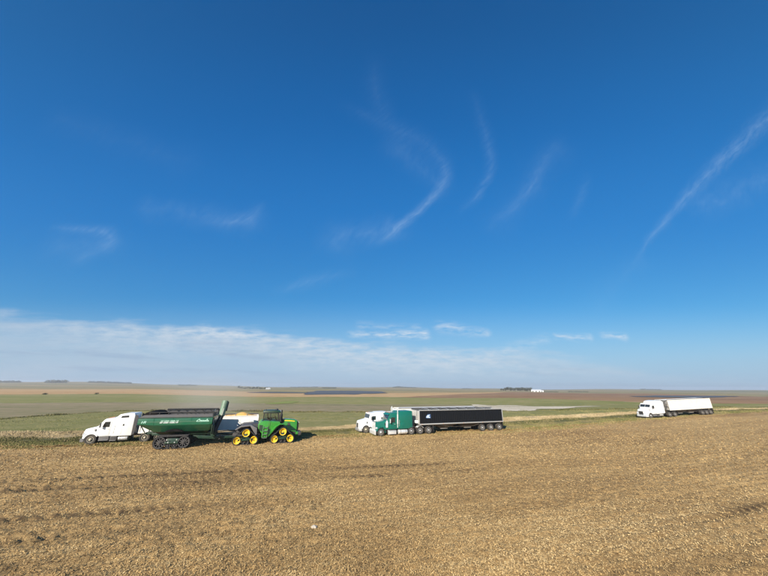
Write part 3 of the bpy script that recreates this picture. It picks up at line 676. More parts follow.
# ------------------------------------------------------------------ trucks (x forward, front axle at x = 0, y to the driver's side)
def truck(style, loc, heading, label, pitch=0.0):
    S = style
    root = empty('semi_truck', loc, heading, pitch); tag(root, label, 'truck', 'semi trucks at the field edge')
    c = S['paint']; ax = S['axles']
    long_nose = S.get('long_nose', False)
    nb = S['nose']; hb = S['hood_back']; zf, zb = S['hood_zf'], S['hood_zb']
    # frame rails, axles
    fr = MB()
    for y in (-0.42, 0.42): fr.box(nb - 0.25, -ax[-1] - 0.75, y - 0.045, y + 0.045, 0.72, 0.98)
    for x in [0.0] + [-a for a in ax]: fr.tube([(x, -1.0, RT), (x, 1.0, RT)], 0.08, 8)
    for x in (-1.5, -3.2, -ax[0] + 0.7, -ax[-1] - 0.7): fr.box(x - 0.05, x + 0.05, -0.42, 0.42, 0.76, 0.94)
    fr.build('frame', 'dark_frame', root)
    # hood
    b = MB()
    if long_nose:
        b.loft([rsec(nb, 0.56, 0.78, zf - 0.02, 0.10), rsec(nb - 0.12, 0.58, 0.70, zf, 0.10), rsec(-0.2, 0.66, 0.72, zf + 0.08, 0.10), rsec(hb, 0.80, 0.80, zb, 0.10)])
    else:
        b.loft([rsec(nb, 0.62, 0.62, zf - 0.22, 0.16), rsec(nb - 0.10, 0.80, 0.60, zf - 0.06, 0.20), rsec(nb - 0.35, 0.92, 0.80, zf + 0.02, 0.22), rsec(-0.15, 0.96, 1.0, zf + 0.18, 0.20), rsec(hb, 1.04, 0.85, zb, 0.16)])
    hood = b.build('hood', c, root, smooth=50)
    for y in (-1, 1):                                    # hood side louvre / vent
        for k in range(3): MB().box(hb + 0.30 - k * 0.07, hb + 0.34 - k * 0.07, y * (0.80 if long_nose else 1.02) , y * (0.84 if long_nose else 1.045), zb - 0.62, zb - 0.36).build('vent', 'charcoal', hood)
    # fenders over the steer tyres
    for y in (-1, 1):
        f = MB(); y0, y1 = y * (0.60 if long_nose else 0.80), y * 1.20
        f.arc(0.0, RT, 0.61, 0.67, 12, 158 if long_nose else 150, y0, y1, 14)
        f.arc(0.0, RT, 0.56, 0.67, 12, 158 if long_nose else 150, y * 1.19, y * 1.225, 14)
        if long_nose: f.box(-0.66, -0.60, y0, y1, 0.42, 0.66)
        else: f.loft([[(0.60, y0, 0.72), (0.60, y * 1.2, 0.72), (0.60, y * 1.2, 0.95), (0.60, y0, 1.15)], [(nb - 0.02, y0, 0.62), (nb - 0.12, y * 1.08, 0.62), (nb - 0.12, y * 1.08, 0.92), (nb - 0.02, y0, 1.05)]])
        f.build('fender', c, root, smooth=50)
    # bumper, grille, lamps
    b = MB()
    if long_nose: b.loft([[(nb + 0.10, y, 0.20), (nb + 0.24, y, 0.22), (nb + 0.24, y, 0.74), (nb + 0.10, y, 0.78)] for y in (-1.18, -0.7, 0.7, 1.18)])
    else: b.loft([[(nb - 0.36, -1.17, 0.30), (nb - 0.26, -1.19, 0.30), (nb - 0.26, -1.19, 0.60), (nb - 0.36, -1.17, 0.60)], [(nb - 0.05, -0.95, 0.30), (nb + 0.08, -0.95, 0.30), (nb + 0.08, -0.95, 0.62), (nb - 0.05, -0.95, 0.62)],
                  [(nb - 0.05, 0.95, 0.30), (nb + 0.08, 0.95, 0.30), (nb + 0.08, 0.95, 0.62), (nb - 0.05, 0.95, 0.62)], [(nb - 0.36, 1.17, 0.30), (nb - 0.26, 1.19, 0.30), (nb - 0.26, 1.19, 0.60), (nb - 0.36, 1.17, 0.60)]])
    b.build('bumper', S['bumper'], root, bevel=0.02)
    gw, gz0, gz1 = (0.55, 0.66, zf - 0.05) if long_nose else (0.46, 0.70, zf - 0.34)
    g = MB(); g.box(nb + 0.005, nb + 0.03, -gw, gw, gz0, gz1)
    grille = g.build('grille', 'charcoal', root)
    g = MB(); t_ = 0.05
    g.box(nb + 0.004, nb + 0.07, -gw - t_, -gw, gz0 - t_, gz1 + t_); g.box(nb + 0.004, nb + 0.07, gw, gw + t_, gz0 - t_, gz1 + t_)
    g.box(nb + 0.006, nb + 0.068, -gw, gw, gz1, gz1 + t_); g.box(nb + 0.006, nb + 0.068, -gw, gw, gz0 - t_, gz0)
    g.build('surround', 'chrome', grille)
    bars = MB()
    if long_nose:
        for k in range(15): bars.box(nb + 0.028, nb + 0.055, -gw + (k + 0.5) * 2 * gw / 15 - 0.014, -gw + (k + 0.5) * 2 * gw / 15 + 0.014, gz0, gz1)
    else:
        for k in range(7): bars.box(nb + 0.028, nb + 0.05, -gw, gw, gz0 + (k + 0.5) * (gz1 - gz0) / 7 - 0.02, gz0 + (k + 0.5) * (gz1 - gz0) / 7 + 0.02)
    bars.build('bars', 'chrome' if long_nose else 'dark_frame', grille)
    for y in (-1, 1):
        h = MB()
        if long_nose:
            h.lathe([(0.02, 0.12), (0.10, 0.10), (0.13, 0.0), (0.11, -0.12), (0.04, -0.20)], (nb - 0.05, y * 0.90, 1.02), 14, 'x')
            hl = h.build('headlight', 'chrome', root)
            MB().lathe([(0.01, 0.125), (0.09, 0.108), (0.085, 0.09)], (nb - 0.05, y * 0.90, 1.02), 14, 'x').build('lens', 'lamp_glass', hl)
            MB().box(nb - 0.25, nb - 0.16, y * 0.6, y * 0.85, 0.96, 1.02).build('bracket', 'chrome', hl)
        else:
            poly_quad(h, [(nb - 0.02, y * 0.66, 0.92), (nb - 0.11, y * 1.0, 0.92), (nb - 0.13, y * 1.0, 1.14), (nb - 0.06, y * 0.66, 1.14)], (1, y * 0.3, 0.05), 0.06)
            h.build('headlight', 'lamp_glass', root, bevel=0.015)
    # cab
    cf, wt_, rf, cb_ = S['cab_front'], S['ws_top'], S['roof_front'], S['cab_back']
    zr = S['roof_z']; W = 1.08 if long_nose else 1.14
    b = MB(); b.prism([(cf, 0.82), (cf, zb), (wt_[0], wt_[1]), (rf, zr - 0.03), (cb_, zr), (cb_, 0.82)], -W, W)
    cabo = b.build('cab', c, root, bevel=0.05)
    # windscreen in two leaning panes
    d = Vector((wt_[0] - cf, 0, wt_[1] - zb)); nrm = Vector((d.z, 0, -d.x)).normalized()
    for y0, y1 in ((-W + 0.13, -0.03), (0.03, W - 0.13)):
        p = [Vector((cf, y, zb)) + d * s_ + nrm * 0.003 for y, s_ in ((y0, 0.1), (y1, 0.1), (y1, 0.92), (y0, 0.92))]
        m_ = MB(); poly_quad(m_, p, nrm, 0.02); m_.build('windscreen', 'dark_glass', cabo)
    if S.get('visor'):
        m_ = MB(); m_.loft([[(wt_[0] + 0.02, y, wt_[1] + 0.04), (wt_[0] + 0.20, y, wt_[1] - 0.10), (wt_[0] + 0.22, y, wt_[1] - 0.08), (wt_[0] + 0.04, y, wt_[1] + 0.07)] for y in (-W + 0.05, 0, W - 0.05)])
        m_.build('sun_visor', S['visor'], cabo)
    for k in range(5):
        MB().lathe([(0.045, 0.0), (0.045, 0.03), (0.02, 0.05)], (rf - 0.06, (k - 2) * 0.36, zr - 0.03), 8, 'z').build('marker_light', 'orange_lamp', cabo)
    dw = S['door_win']                                   # (front, back, bottom, top)
    for y in (-1, 1):
        d0, d1 = dw[0] + 0.10, dw[1] - 0.12
        dp = MB(); dp.prism([(d0, 0.88), (d0, dw[2] - 0.03), (dw[0] - 0.02 - S.get('rake', 0.12), dw[3] + 0.06), (d1, dw[3] + 0.06), (d1, 0.88)], y * (W - 0.01), y * (W + 0.018))
        door = dp.build('door', c, root, bevel=0.01)
        MB().prism([(dw[0], dw[2]), (dw[0] - S.get('rake', 0.12), dw[3]), (dw[1], dw[3]), (dw[1], dw[2])], y * (W + 0.012), y * (W + 0.026)).build('window', 'dark_glass', door)
        MB().box(d1 + 0.08, d1 + 0.24, y * (W + 0.015), y * (W + 0.05), dw[2] - 0.22, dw[2] - 0.18).build('handle', 'chrome', door)
        # mirror on two arms
        mm = MB(); mx = dw[0] + 0.10
        mm.box(mx - 0.05, mx + 0.05, y * (W + 0.22), y * (W + 0.42), dw[2] + 0.0, dw[2] + 0.48)
        mir = mm.build('mirror', S['mirror'], root, bevel=0.03)
        for za, zb3 in ((0.45, 0.50), (-0.05, -0.02)): MB().tube([(mx, y * W, dw[2] + za), (mx, y * (W + 0.3), dw[2] + zb3)], 0.018, 6).build('arm', 'chrome', mir)
    # sleeper
    sl = S['sleeper']                                    # outline (x, z)
    WS = S.get('sleeper_w', 1.22)
    b = MB(); b.prism(sl, -WS, WS); slo = b.build('sleeper', c, root, bevel=0.07)
    for q in S.get('sleeper_windows', []):
        for y in (-1, 1): MB().prism(q, y * (WS - 0.005), y * (WS + 0.015)).build('window', 'dark_glass', slo)
    xs_ = [p[0] for p in sl]; zs_ = [p[1] for p in sl]
    sb, sf = min(xs_), max(xs_)
    for y in (-1, 1):                                    # baggage door outline, seams and grab rail
        m_ = MB(); z0 = min(zs_)
        for (x0, x1, za, zb2) in ((sf - 0.9, sf - 0.25, z0 + 0.15, z0 + 0.75),):
            m_.box(x0, x1, y * (WS - 0.005), y * (WS + 0.012), za, zb2)
        m_.build('locker_door', c, slo, bevel=0.008)
        MB().tube([(sf - 0.12, y * (WS + 0.01), z0 + 0.3), (sf - 0.12, y * (WS + 0.07), z0 + 0.35), (sf - 0.12, y * (WS + 0.07), z0 + 1.1), (sf - 0.12, y * (WS + 0.01), z0 + 1.15)], 0.014, 6).build('grab_rail', 'chrome', slo)
    if S.get('extender'):
        for y in (-1, 1): MB().prism([(sb + 0.02, min(zs_) + 0.1), (sb + 0.02, max(zs_) - 0.15), (sb - 0.30, max(zs_) - 0.3), (sb - 0.22, min(zs_) + 0.1)], y * (WS - 0.05), y * (WS - 0.01)).build('side_extender', S['extender'], slo)
    # below the doors: steps, tanks, boxes
    for (x0, x1, z0, z1, kind, mat) in S['tanks']:
        for y in (-1, 1):
            m_ = MB()
            if kind == 'tank':
                r_ = (z1 - z0) / 2
                m_.lathe([(r_ * 0.6, x0), (r_ * 0.96, x0 + 0.02), (r_, x0 + 0.06), (r_, x1 - 0.06), (r_ * 0.96, x1 - 0.02), (r_ * 0.6, x1)], (0, y * (1.18 - r_), (z0 + z1) / 2), 20, 'x')
                t = m_.build('fuel_tank', mat, root)
                for xx in (x0 + (x1 - x0) * 0.22, x0 + (x1 - x0) * 0.78): MB().lathe([(r_ + 0.012, -0.04), (r_ + 0.012, 0.04), (r_ - 0.01, 0.04), (r_ - 0.01, -0.04)], (xx, y * (1.18 - r_), (z0 + z1) / 2), 20, 'x', ring=True).build('strap', 'dull_steel', t)
            elif kind == 'step':
                m_.box(x0, x1, y * 0.72, y * 1.14, z0, z1)
                t = m_.build('step_box', mat, root, bevel=0.02)
                for k in range(2): MB().box(x0 + 0.04, x1 - 0.04, y * 1.12, y * 1.21, z0 + 0.06 + k * (z1 - z0 - 0.1), z0 + 0.09 + k * (z1 - z0 - 0.1)).build('tread', 'dull_steel', t)
            else:
                m_.prism([(x0, z0), (x1, z0 + 0.04), (x1, z1), (x0, z1)], y * 1.12, y * 1.17)
                m_.build('side_skirt', mat, root)
    # stacks
    for y in S.get('stacks', ()):
        x = S['stack_x']; m_ = MB(); m_.tube([(x, y, 1.0), (x, y, 1.5)], 0.06, 10); m_.tube([(x, y, 1.5), (x, y, 2.7)], 0.095, 12); m_.tube([(x, y, 2.7), (x, y, S['stack_z'] - 0.25), (x - 0.05, y, S['stack_z'] - 0.08), (x - 0.14, y, S['stack_z'])], 0.062, 10)
        m_.build('exhaust_stack', 'chrome', root)
    if S.get('cleaner'):
        for y in (-1, 1):
            m_ = MB(); m_.lathe([(0.10, 1.02), (0.17, 1.06), (0.17, 1.72), (0.12, 1.80), (0.12, 1.86), (0.15, 1.90), (0.05, 1.96)], (hb + 0.08, y * 1.02, 0), 16, 'z')
            m_.build('air_cleaner', 'chrome', root)
    if S.get('horns'):
        for y in (-0.3, 0.3): MB().tube([(rf - 0.75, y, zr + 0.07), (rf - 0.1, y, zr + 0.07)], 0.02, 8, 0.06).build('air_horn', 'chrome', root)
    # wheels, drive fenders, fifth wheel, flaps
    for y in (-1.04, 1.04): add_wheel(root, 0.0, y, False, S['rim_f'])
    for k, a in enumerate(ax):
        for y in (-0.94, 0.94): add_wheel(root, -a, y, True, S['rim_r'])
    m_ = MB(); xc = -(ax[-1] + ax[-2]) / 2
    m_.prism([(xc + 0.5, 1.10), (xc - 0.55, 1.04), (xc - 0.55, 0.99), (xc + 0.5, 1.03)], -0.45, 0.45); m_.box(xc - 0.2, xc + 0.3, -0.4, 0.4, 0.96, 1.03)
    m_.build('fifth_wheel', 'dark_frame', root)
    for y in (-0.94, 0.94):
        m_ = MB(); m_.box(-ax[-1] - 0.72, -ax[-1] - 0.70, y - 0.3, y + 0.3, 0.22, 0.98); m_.build('mudflap', 'black_paint', root)
        if S.get('quarter'):
            m_ = MB(); m_.arc(-ax[-2], RT, 0.60, 0.63, 40, 150, y - 0.3, y + 0.3, 8); m_.build('quarter_fender', 'chrome', root)
    for y, dz in ((-0.25, 0.0), (0.0, 0.06), (0.25, 0.02)):
        m_ = MB(); m_.tube([(sb - 0.02, y, 1.7), (sb - 0.2, y * 1.3, 1.45 + dz), (sb - 0.45, y * 1.1, 1.38 + dz), (sb - 0.72, y, 1.7 + dz)], 0.022, 6)
        m_.build('air_line', 'black_paint', root)
    MB().box(sb - 0.75, sb - 0.02, -0.42, 0.42, 0.985, 1.01).build('deck_plate', 'aluminium', root)
    return root

AERO = dict(paint='white_paint', nose=0.90, hood_back=-0.44, hood_zf=1.62, hood_zb=1.95, cab_front=-0.42, ws_top=(-0.78, 2.50), roof_front=-0.98, cab_back=-1.78, roof_z=2.68,
            bumper='grey_plastic', mirror='charcoal', door_win=(-0.76, -1.42, 1.76, 2.32), rake=0.16,
            sleeper=[(-1.76, 0.80), (-1.76, 2.68), (-2.18, 3.08), (-2.5, 3.16), (-3.52, 3.18), (-3.60, 3.0), (-3.66, 0.80)],
            sleeper_windows=[[(-2.28, 2.70), (-2.38, 2.92), (-3.02, 2.95), (-3.05, 2.74)], [(-2.64, 1.86), (-2.64, 2.04), (-2.78, 2.04), (-2.78, 1.86)]],
            tanks=[(-1.62, -0.70, 0.34, 0.80, 'step', 'grey_plastic'), (-2.35, -1.70, 0.28, 0.78, 'step', 'charcoal'), (-3.35, -2.46, 0.28, 0.76, 'tank', 'aluminium')],
            rim_f='cream_rim', rim_r='cream_rim', axles=[5.0, 6.4], extender='charcoal')
LONG = dict(paint='teal_paint', long_nose=True, nose=0.62, hood_back=-1.02, hood_zf=1.72, hood_zb=1.95, cab_front=-1.0, ws_top=(-1.30, 2.72), roof_front=-1.42, cab_back=-2.56, roof_z=2.94,
            bumper='chrome', mirror='chrome', door_win=(-1.38, -2.12, 1.66, 2.34), rake=0.16, visor='teal_paint',
            sleeper=[(-2.60, 0.84), (-2.60, 2.98), (-2.78, 3.12), (-4.62, 3.16), (-4.78, 3.08), (-4.78, 0.84)], sleeper_w=1.20, sleeper_windows=[],
            tanks=[(-2.30, -1.16, 0.16, 0.70, 'step', 'chrome'), (-4.02, -2.66, 0.14, 0.74, 'tank', 'chrome')],
            rim_f='chrome', rim_r='chrome', axles=[4.6, 6.0, 7.4], stacks=(-1.16, 1.16), stack_x=-2.50, stack_z=3.62, cleaner=True, horns=True, quarter=True)
FLAT = dict(AERO, nose=0.92, hood_zf=1.64, hood_zb=1.90, cab_front=-0.45, ws_top=(-0.62, 2.56), roof_front=-0.62, cab_back=-1.7, roof_z=2.72, door_win=(-0.86, -1.48, 1.76, 2.28), rake=0.06,
            sleeper=[(-1.68, 0.80), (-1.68, 2.72), (-1.9, 2.80), (-3.40, 2.84), (-3.5, 2.74), (-3.5, 0.80)], sleeper_windows=[[(-2.3, 1.8), (-2.3, 2.1), (-2.7, 2.1), (-2.7, 1.8)]], bumper='dull_steel')
TALL = dict(AERO, roof_z=2.86, ws_top=(-0.80, 2.66), hood_zf=1.68, hood_zb=2.06, door_win=(-0.80, -1.45, 1.86, 2.44),
            sleeper=[(-1.76, 0.80), (-1.76, 2.84), (-2.1, 3.18), (-2.5, 3.30), (-3.5, 3.38), (-3.60, 3.25), (-3.66, 0.80)], sleeper_windows=[], axles=[5.1, 6.5], rim_f='aluminium', rim_r='aluminium', extender='white_paint', bumper='chrome')
def place(px, py, ang, side=1.2, z=None):
    """root point of a vehicle whose near (driver's) side tyre stands at px, py"""
    ox, oy = -math.sin(ang) * side, math.cos(ang) * side
    x, y = px - ox, py - oy
    return (x, y, (land1(x, y) if z is None else z) + 0.0)
A1 = R(21.5 + 180); A2 = R(21.2 + 180); A3 = R(12 + 180)
P1 = place(-32.44, 36.95, A1); P2 = place(-2.4, 47.54, A2); PG = place(-0.22, 44.89, A2); P3 = place(55.6, 67.15, A3)
S3 = math.atan2(land1(71.8, 70.6) - land1(55.6, 67.15), 16.5)
truck(AERO, P1, A1, 'white semi truck with stepped sleeper roof behind the green grain cart')
truck(LONG, PG, A2, 'teal green long nosed semi truck with chrome stacks pulling the black trailer')
truck(FLAT, P2, A2, 'white semi truck with flat roof partly hidden behind the teal green truck')
truck(TALL, (P3[0], P3[1], land1(P3[0], P3[1])), A3, 'white semi truck far off on the right, alone on the rising stubble', pitch=S3)

# ------------------------------------------------------------------ grain trailers (x forward; front wall at x = 0)
def trailer(S, loc, heading, label, pitch=0.0):
    root = empty('grain_trailer', loc, heading, pitch); tag(root, label, 'trailer', 'grain trailers behind the trucks')
    L, z0, z1, W = S['L'], S['z0'], S['z1'], 1.26
    skin, trim = S['skin'], S['trim']
    th = 0.04
    # side walls as single boards, each with its rib
    n = S['boards']
    for y in (-1, 1):
        side = MB(); side.box(-L, 0, y * (W - th), y * W, z0, z1); so = side.build('side_wall', skin, root)
        step = L / n
        rb = MB()
        e = S['rib']
        if e > 0:
            rb.prism([(-step * 0.30, 0), (-step * 0.18, e), (step * 0.18, e), (step * 0.30, 0)], 0, 1)
            rm = MB(); w_ = step * 0.5
            for zz in (0,): rm.add([(-w_ * .62, 0, z0 + .04), (-w_ * .34, e * y, z0 + .04), (w_ * .34, e * y, z0 + .04), (w_ * .62, 0, z0 + .04), (-w_ * .62, 0, z1 - .04), (-w_ * .34, e * y, z1 - .04), (w_ * .34, e * y, z1 - .04), (w_ * .62, 0, z1 - .04)],
                                  [(0, 1, 5, 4), (1, 2, 6, 5), (2, 3, 7, 6), (0, 3, 2, 1), (4, 5, 6, 7)])
            me = rm.mesh('rib', skin)
            for k in range(n): put('rib', me, so, (-(k + 0.5) * step, y * (W - 0.002), 0))
        else:
            sm = MB(); sm.box(-0.03, 0.03, 0, y * 0.012, z0 + .03, z1 - .03); me = sm.mesh('seam', skin)
            for k in range(1, n): put('seam', me, so, (-k * step, y * (W - 0.002), 0))
        t = MB(); t.box(-L - 0.02, 0.02, y * (W - 0.06), y * (W + 0.035), z1 - 0.02, z1 + 0.09); t.build('top_rail', trim, root, bevel=0.015)
        t = MB(); t.box(-L - 0.02, 0.02, y * (W - 0.06), y * (W + 0.04), z0 - 0.14, z0 + 0.02); t.build('bottom_rail', trim, root, bevel=0.01)
        for x in (0.0, -L):
            t = MB(); t.box(x - 0.06, x + 0.06, y * (W - 0.05), y * (W + 0.045), z0 - 0.13, z1 + 0.06); t.build('corner_post', trim, root, bevel=0.01)
        lm = MB(); lm.box(-0.04, 0.04, 0, y * 0.03, -0.02, 0.02); lme = lm.mesh('marker_light', 'orange_lamp')
        for k in range(5): put('marker_light', lme, root, (-0.4 - k * (L - 0.8) / 4, y * (W + 0.038), z0 - 0.06))
    # end walls, sloped floors and hopper funnels
    for x, nm in ((0.0, 'front_wall'), (-L, 'rear_wall')):
        t = MB(); t.box(x - 0.02, x + 0.02, -W + th, W - th, z0 - 0.1, z1); eo = t.build(nm, S.get('end', skin), root)
        for k in range(5):
            s_ = 1 if x == 0 else -1
            MB().box(x + s_ * 0.02, x + s_ * 0.07, -1.0 + k * 0.5 - 0.03, -1.0 + k * 0.5 + 0.03, z0, z1 - 0.05).build('stiffener', S.get('end', skin), eo)
    hb = S.get('hopper_z', 0.62)
    for xc in (-L * 0.30, -L * S.get('hop2', 0.66)):
        hw = L * 0.155
        t = MB()
        top_ = [(xc - hw, -W + .06, z0 - .1), (xc + hw, -W + .06, z0 - .1), (xc + hw, W - .06, z0 - .1), (xc - hw, W - .06, z0 - .1)]
        bot_ = [(xc - 0.5, -0.5, hb), (xc + 0.5, -0.5, hb), (xc + 0.5, 0.5, hb), (xc - 0.5, 0.5, hb)]
        t.loft([bot_, top_]); h = t.build('hopper', S.get('hopper', trim), root)
        MB().box(xc - 0.6, xc + 0.6, -0.55, 0.55, hb - 0.08, hb - 0.005).build('slide_gate', 'dull_steel', h)
    # underframe
    t = MB()
    for y in (-0.5, 0.5):
        t.box(-L + 0.1, -L * 0.74, y - 0.06, y + 0.06, 0.80, z0 - 0.15); t.box(-L * 0.16, -0.1, y - 0.06, y + 0.06, z0 - 0.34, z0 - 0.15)
    for x in (-L + 0.3, -L * 0.78, -0.3, -L * 0.13): t.box(x - 0.05, x + 0.05, -1.15, 1.15, z0 - 0.28, z0 - 0.145)
    for a in S['axles']: t.tube([(-a, -1.0, RT), (-a, 1.0, RT)], 0.075, 8)
    for y in (-1.02, 1.02):
        t.tube([(-L * 0.16, y, z0 - 0.2), (-L * 0.40, y, 0.80), (-L * 0.62, y, 0.80), (-L * 0.75, y, z0 - 0.2)], 0.035, 6)
    t.build('underframe', S.get('under', 'dull_steel'), root)
    for a in S['axles']:
        for y in (-0.94, 0.94): add_wheel(root, -a, y, True, S['rim'])
    lx = -S.get('leg_x', L * 0.17)
    for y in (-0.62, 0.62):
        t = MB(); t.box(lx - 0.06, lx + 0.06, y - 0.06, y + 0.06, 0.40, z0 - 0.14); t.box(lx - 0.14, lx + 0.14, y - 0.12, y + 0.12, 0.36, 0.40)
        t.tube([(lx, y, 0.75), (lx - 0.9, y * 0.8, z0 - 0.2)], 0.03, 6); t.build('landing_leg', 'dull_steel', root)
    for y in (-0.94, 0.94):
        t = MB(); t.box(-S['axles'][-1] - 0.66, -S['axles'][-1] - 0.64, y - 0.3, y + 0.3, 0.20, z0 - 0.15); t.build('mudflap', 'black_paint', root)
        MB().box(-L - 0.08, -L - 0.025, y - 0.18, y + 0.18, z0 - 0.12, z0 - 0.03).build('tail_light', 'red_lamp', root)
    # roll tarp over the bows
    if S.get('tarp'):
        t = MB(); secs = []
        for x in np.linspace(0.0, -L, 15):
            secs.append([(x, -W + 0.03, z1 + 0.06), (x, -W * 0.55, z1 + S['crown'] * 0.8), (x, 0, z1 + S['crown']), (x, W * 0.55, z1 + S['crown'] * 0.8), (x, W - 0.03, z1 + 0.06), (x, 0, z1 + 0.05)])
        t.loft(secs); t.build('tarp', S['tarp'], root, smooth=60)
    t = MB()
    t.tube([(0.02, W - 0.02, z1 + 0.13), (-L, W - 0.02, z1 + 0.13)] if S.get('roll', 1) > 0 else [(0.02, -W + 0.08, z1 + 0.13), (-L, -W + 0.08, z1 + 0.13)], 0.07, 10)
    t.build('tarp_roll', S.get('tarp_roll', 'grey_tarp'), root)
    if not S.get('tarp'):
        bm_ = MB(); bm_.tube([(0, -W + 0.03, z1 + 0.06), (0, -W * 0.5, z1 + 0.24), (0, W * 0.5, z1 + 0.24), (0, W - 0.03, z1 + 0.06)], 0.028, 6); bme = bm_.mesh('tarp_bow', 'aluminium')
        for k in range(1, 9): put('tarp_bow', bme, root, (-k * L / 9, 0, 0))
    # ladder and front platform
    t = MB()
    for y in (0.62, 0.98): t.tube([(0.10, y, z0 - 0.1), (0.10, y, z1 + 0.05)], 0.022, 6)
    for k in range(7): t.tube([(0.10, 0.62, z0 + 0.1 + k * (z1 - z0) / 7), (0.10, 0.98, z0 + 0.1 + k * (z1 - z0) / 7)], 0.018, 6)
    t.build('ladder', trim, root)
    if S.get('nose'):                                    # open framework standing ahead of the leaning front wall
        t = MB()
        for y in (-1.1, 1.1):
            t.tube([(0.75, y, z0 - 0.1), (0.75, y, z1 - 0.1)], 0.045, 8); t.tube([(0.75, y, z1 - 0.1), (0.0, y, z1)], 0.04, 8)
            t.tube([(0.75, y, z0 + 0.1), (0.0, y, z1 - 0.3)], 0.035, 8); t.tube([(0.75, y, z1 - 0.5), (0.0, y, z0 + 0.3)], 0.035, 8)
        t.tube([(0.75, -1.1, z1 - 0.1), (0.75, 1.1, z1 - 0.1)], 0.04, 8); t.tube([(0.75, -1.1, (z0 + z1) / 2), (0.75, 1.1, (z0 + z1) / 2)], 0.04, 8)
        t.build('front_frame', 'dark_frame', root)
    if S.get('logo'):
        lx_, lz = S['logo']
        for y in (1,):
            m_ = MB(); yy0, yy1 = W + S['rib'] + 0.004, W + S['rib'] + 0.016
            m_.prism([(lx_ + 0.42, lz - 0.16), (lx_ + 0.25, lz + 0.10), (lx_ + 0.05, lz + 0.28), (lx_ - 0.40, lz + 0.28), (lx_ - 0.40, lz - 0.28), (lx_ + 0.30, lz - 0.28)], yy0, yy1)
            lo = m_.build('logo_plate', 'logo_blue', root)
            m_ = MB(); m_.prism([(lx_ + 0.34, lz - 0.14), (lx_ + 0.16, lz + 0.12), (lx_ - 0.26, lz + 0.20), (lx_ - 0.26, lz + 0.10), (lx_ - 0.02, lz - 0.02), (lx_ - 0.28, lz - 0.10), (lx_ - 0.32, lz - 0.22), (lx_ + 0.25, lz - 0.20)], yy1, yy1 + 0.006)
            m_.build('logo_mark', 'logo_pale', lo)
    if S.get('box'):
        t = MB(); t.box(0.08, 0.40, 0.55, 1.1, z0 + 0.1, z0 + 0.45); t.build('valve_box', 'decal_white', root, bevel=0.02)
    return root
def along(P, ang, a): return (P[0] - math.cos(ang) * a, P[1] - math.sin(ang) * a)
def ground_at(x, y): return (x, y, land1(x, y))
TB = dict(L=15.05, z0=1.38, z1=3.14, boards=46, rib=0.03, skin='black_panel', trim='aluminium', end='aluminium', hopper='dark_frame', under='dark_frame', axles=[11.04, 12.68, 14.34], rim='chrome', tarp=None, roll=-1, logo=(-1.45, 2.38), box=True, hop2=0.58)
TW = dict(L=12.75, z0=1.12, z1=2.56, boards=12, rib=0.0, skin='trailer_white', trim='cream_white', hopper='trailer_white', axles=[10.6, 11.9], rim='cream_rim', tarp=None, roll=-1, hop2=0.87, hopper_z=0.55, leg_x=2.6)
TW2 = dict(L=14.6, z0=1.36, z1=3.16, boards=14, rib=0.0, skin='trailer_white', trim='cream_white', axles=[11.0, 12.4, 13.8], rim='cream_rim', tarp='trailer_white', crown=0.22, hop2=0.58)
TW3 = dict(L=11.9, z0=1.44, z1=3.28, boards=14, rib=0.0, skin='aged_white', trim='aged_white', axles=[8.9, 10.1, 11.3], rim='dull_steel', tarp='trailer_white', crown=0.12, nose=True, hop2=0.56, under='dark_frame', hopper='dark_frame', end='dull_steel')
q = along(P1, A1, 4.35); trailer(TW, ground_at(*q), A1, 'white grain trailer heaped with yellow grain behind the cart and tractor')
q1 = q
q = along(PG, A2, 5.85); trailer(TB, ground_at(*q), A2, 'black ribbed grain trailer with pale frame and small blue logo')
q = along(P2, A2, 5.2); trailer(TW2, ground_at(*q), A2, 'white tarped grain trailer hidden behind the black trailer, only its top showing')
q = along(P3, A3, 5.3); q3 = q; trailer(TW3, (q[0], q[1], land1(P3[0], P3[1]) + 5.3 * math.tan(S3)), A3, 'white grain trailer far off on the right with open front frame', pitch=S3)

# yellow grain heaped above the side of the first trailer
def heap(name, L, W, H, mat, loc, rz, label, cat):
    nx, ny = 44, 14; v, f = [], []
    for i in range(nx + 1):
        for j in range(ny + 1):
            x = (i / nx - 0.5) * L; y = (j / ny - 0.5) * W
            e = max(0.0, min(1 - abs(2 * x / L) ** 2.2, 1 - abs(2 * y / W) ** 2))
            z = H * e ** 0.8 * (0.80 + 0.25 * math.cos(x * 2.6 + 0.5)) + 0.02 * random.random()
            v.append((x, y, z))
    for i in range(nx):
        for j in range(ny):
            a = i * (ny + 1) + j; f.append((a, a + ny + 1, a + ny + 2, a + 1))
    n0 = len(v); base = [i * (ny + 1) for i in range(nx + 1)]
    mb = MB(); mb.add(v, f); mb.box(-L / 2 + 0.05, L / 2 - 0.05, -W / 2 + 0.05, W / 2 - 0.05, -0.5, -0.02)
    o = mb.build(name, mat, None, smooth=60); o.location = loc; o.rotation_euler = (0, 0, rz)
    return tag(o, label, cat)
hx, hy = along(q1, A1, 10.6)
heap('grain_heap', 4.2, 2.3, 0.55, 'grain', (hx, hy, land1(hx, hy) + 2.42), A1, 'yellow grain heaped in the white trailer behind the tractor', 'grain')
hx, hy = along(q1, A1, 4.6)
heap('grain_heap', 7.2, 2.3, 0.22, 'grain', (hx, hy, land1(hx, hy) + 2.30), A1, 'low layer of yellow grain at the front of the white trailer, behind the cart', 'grain')

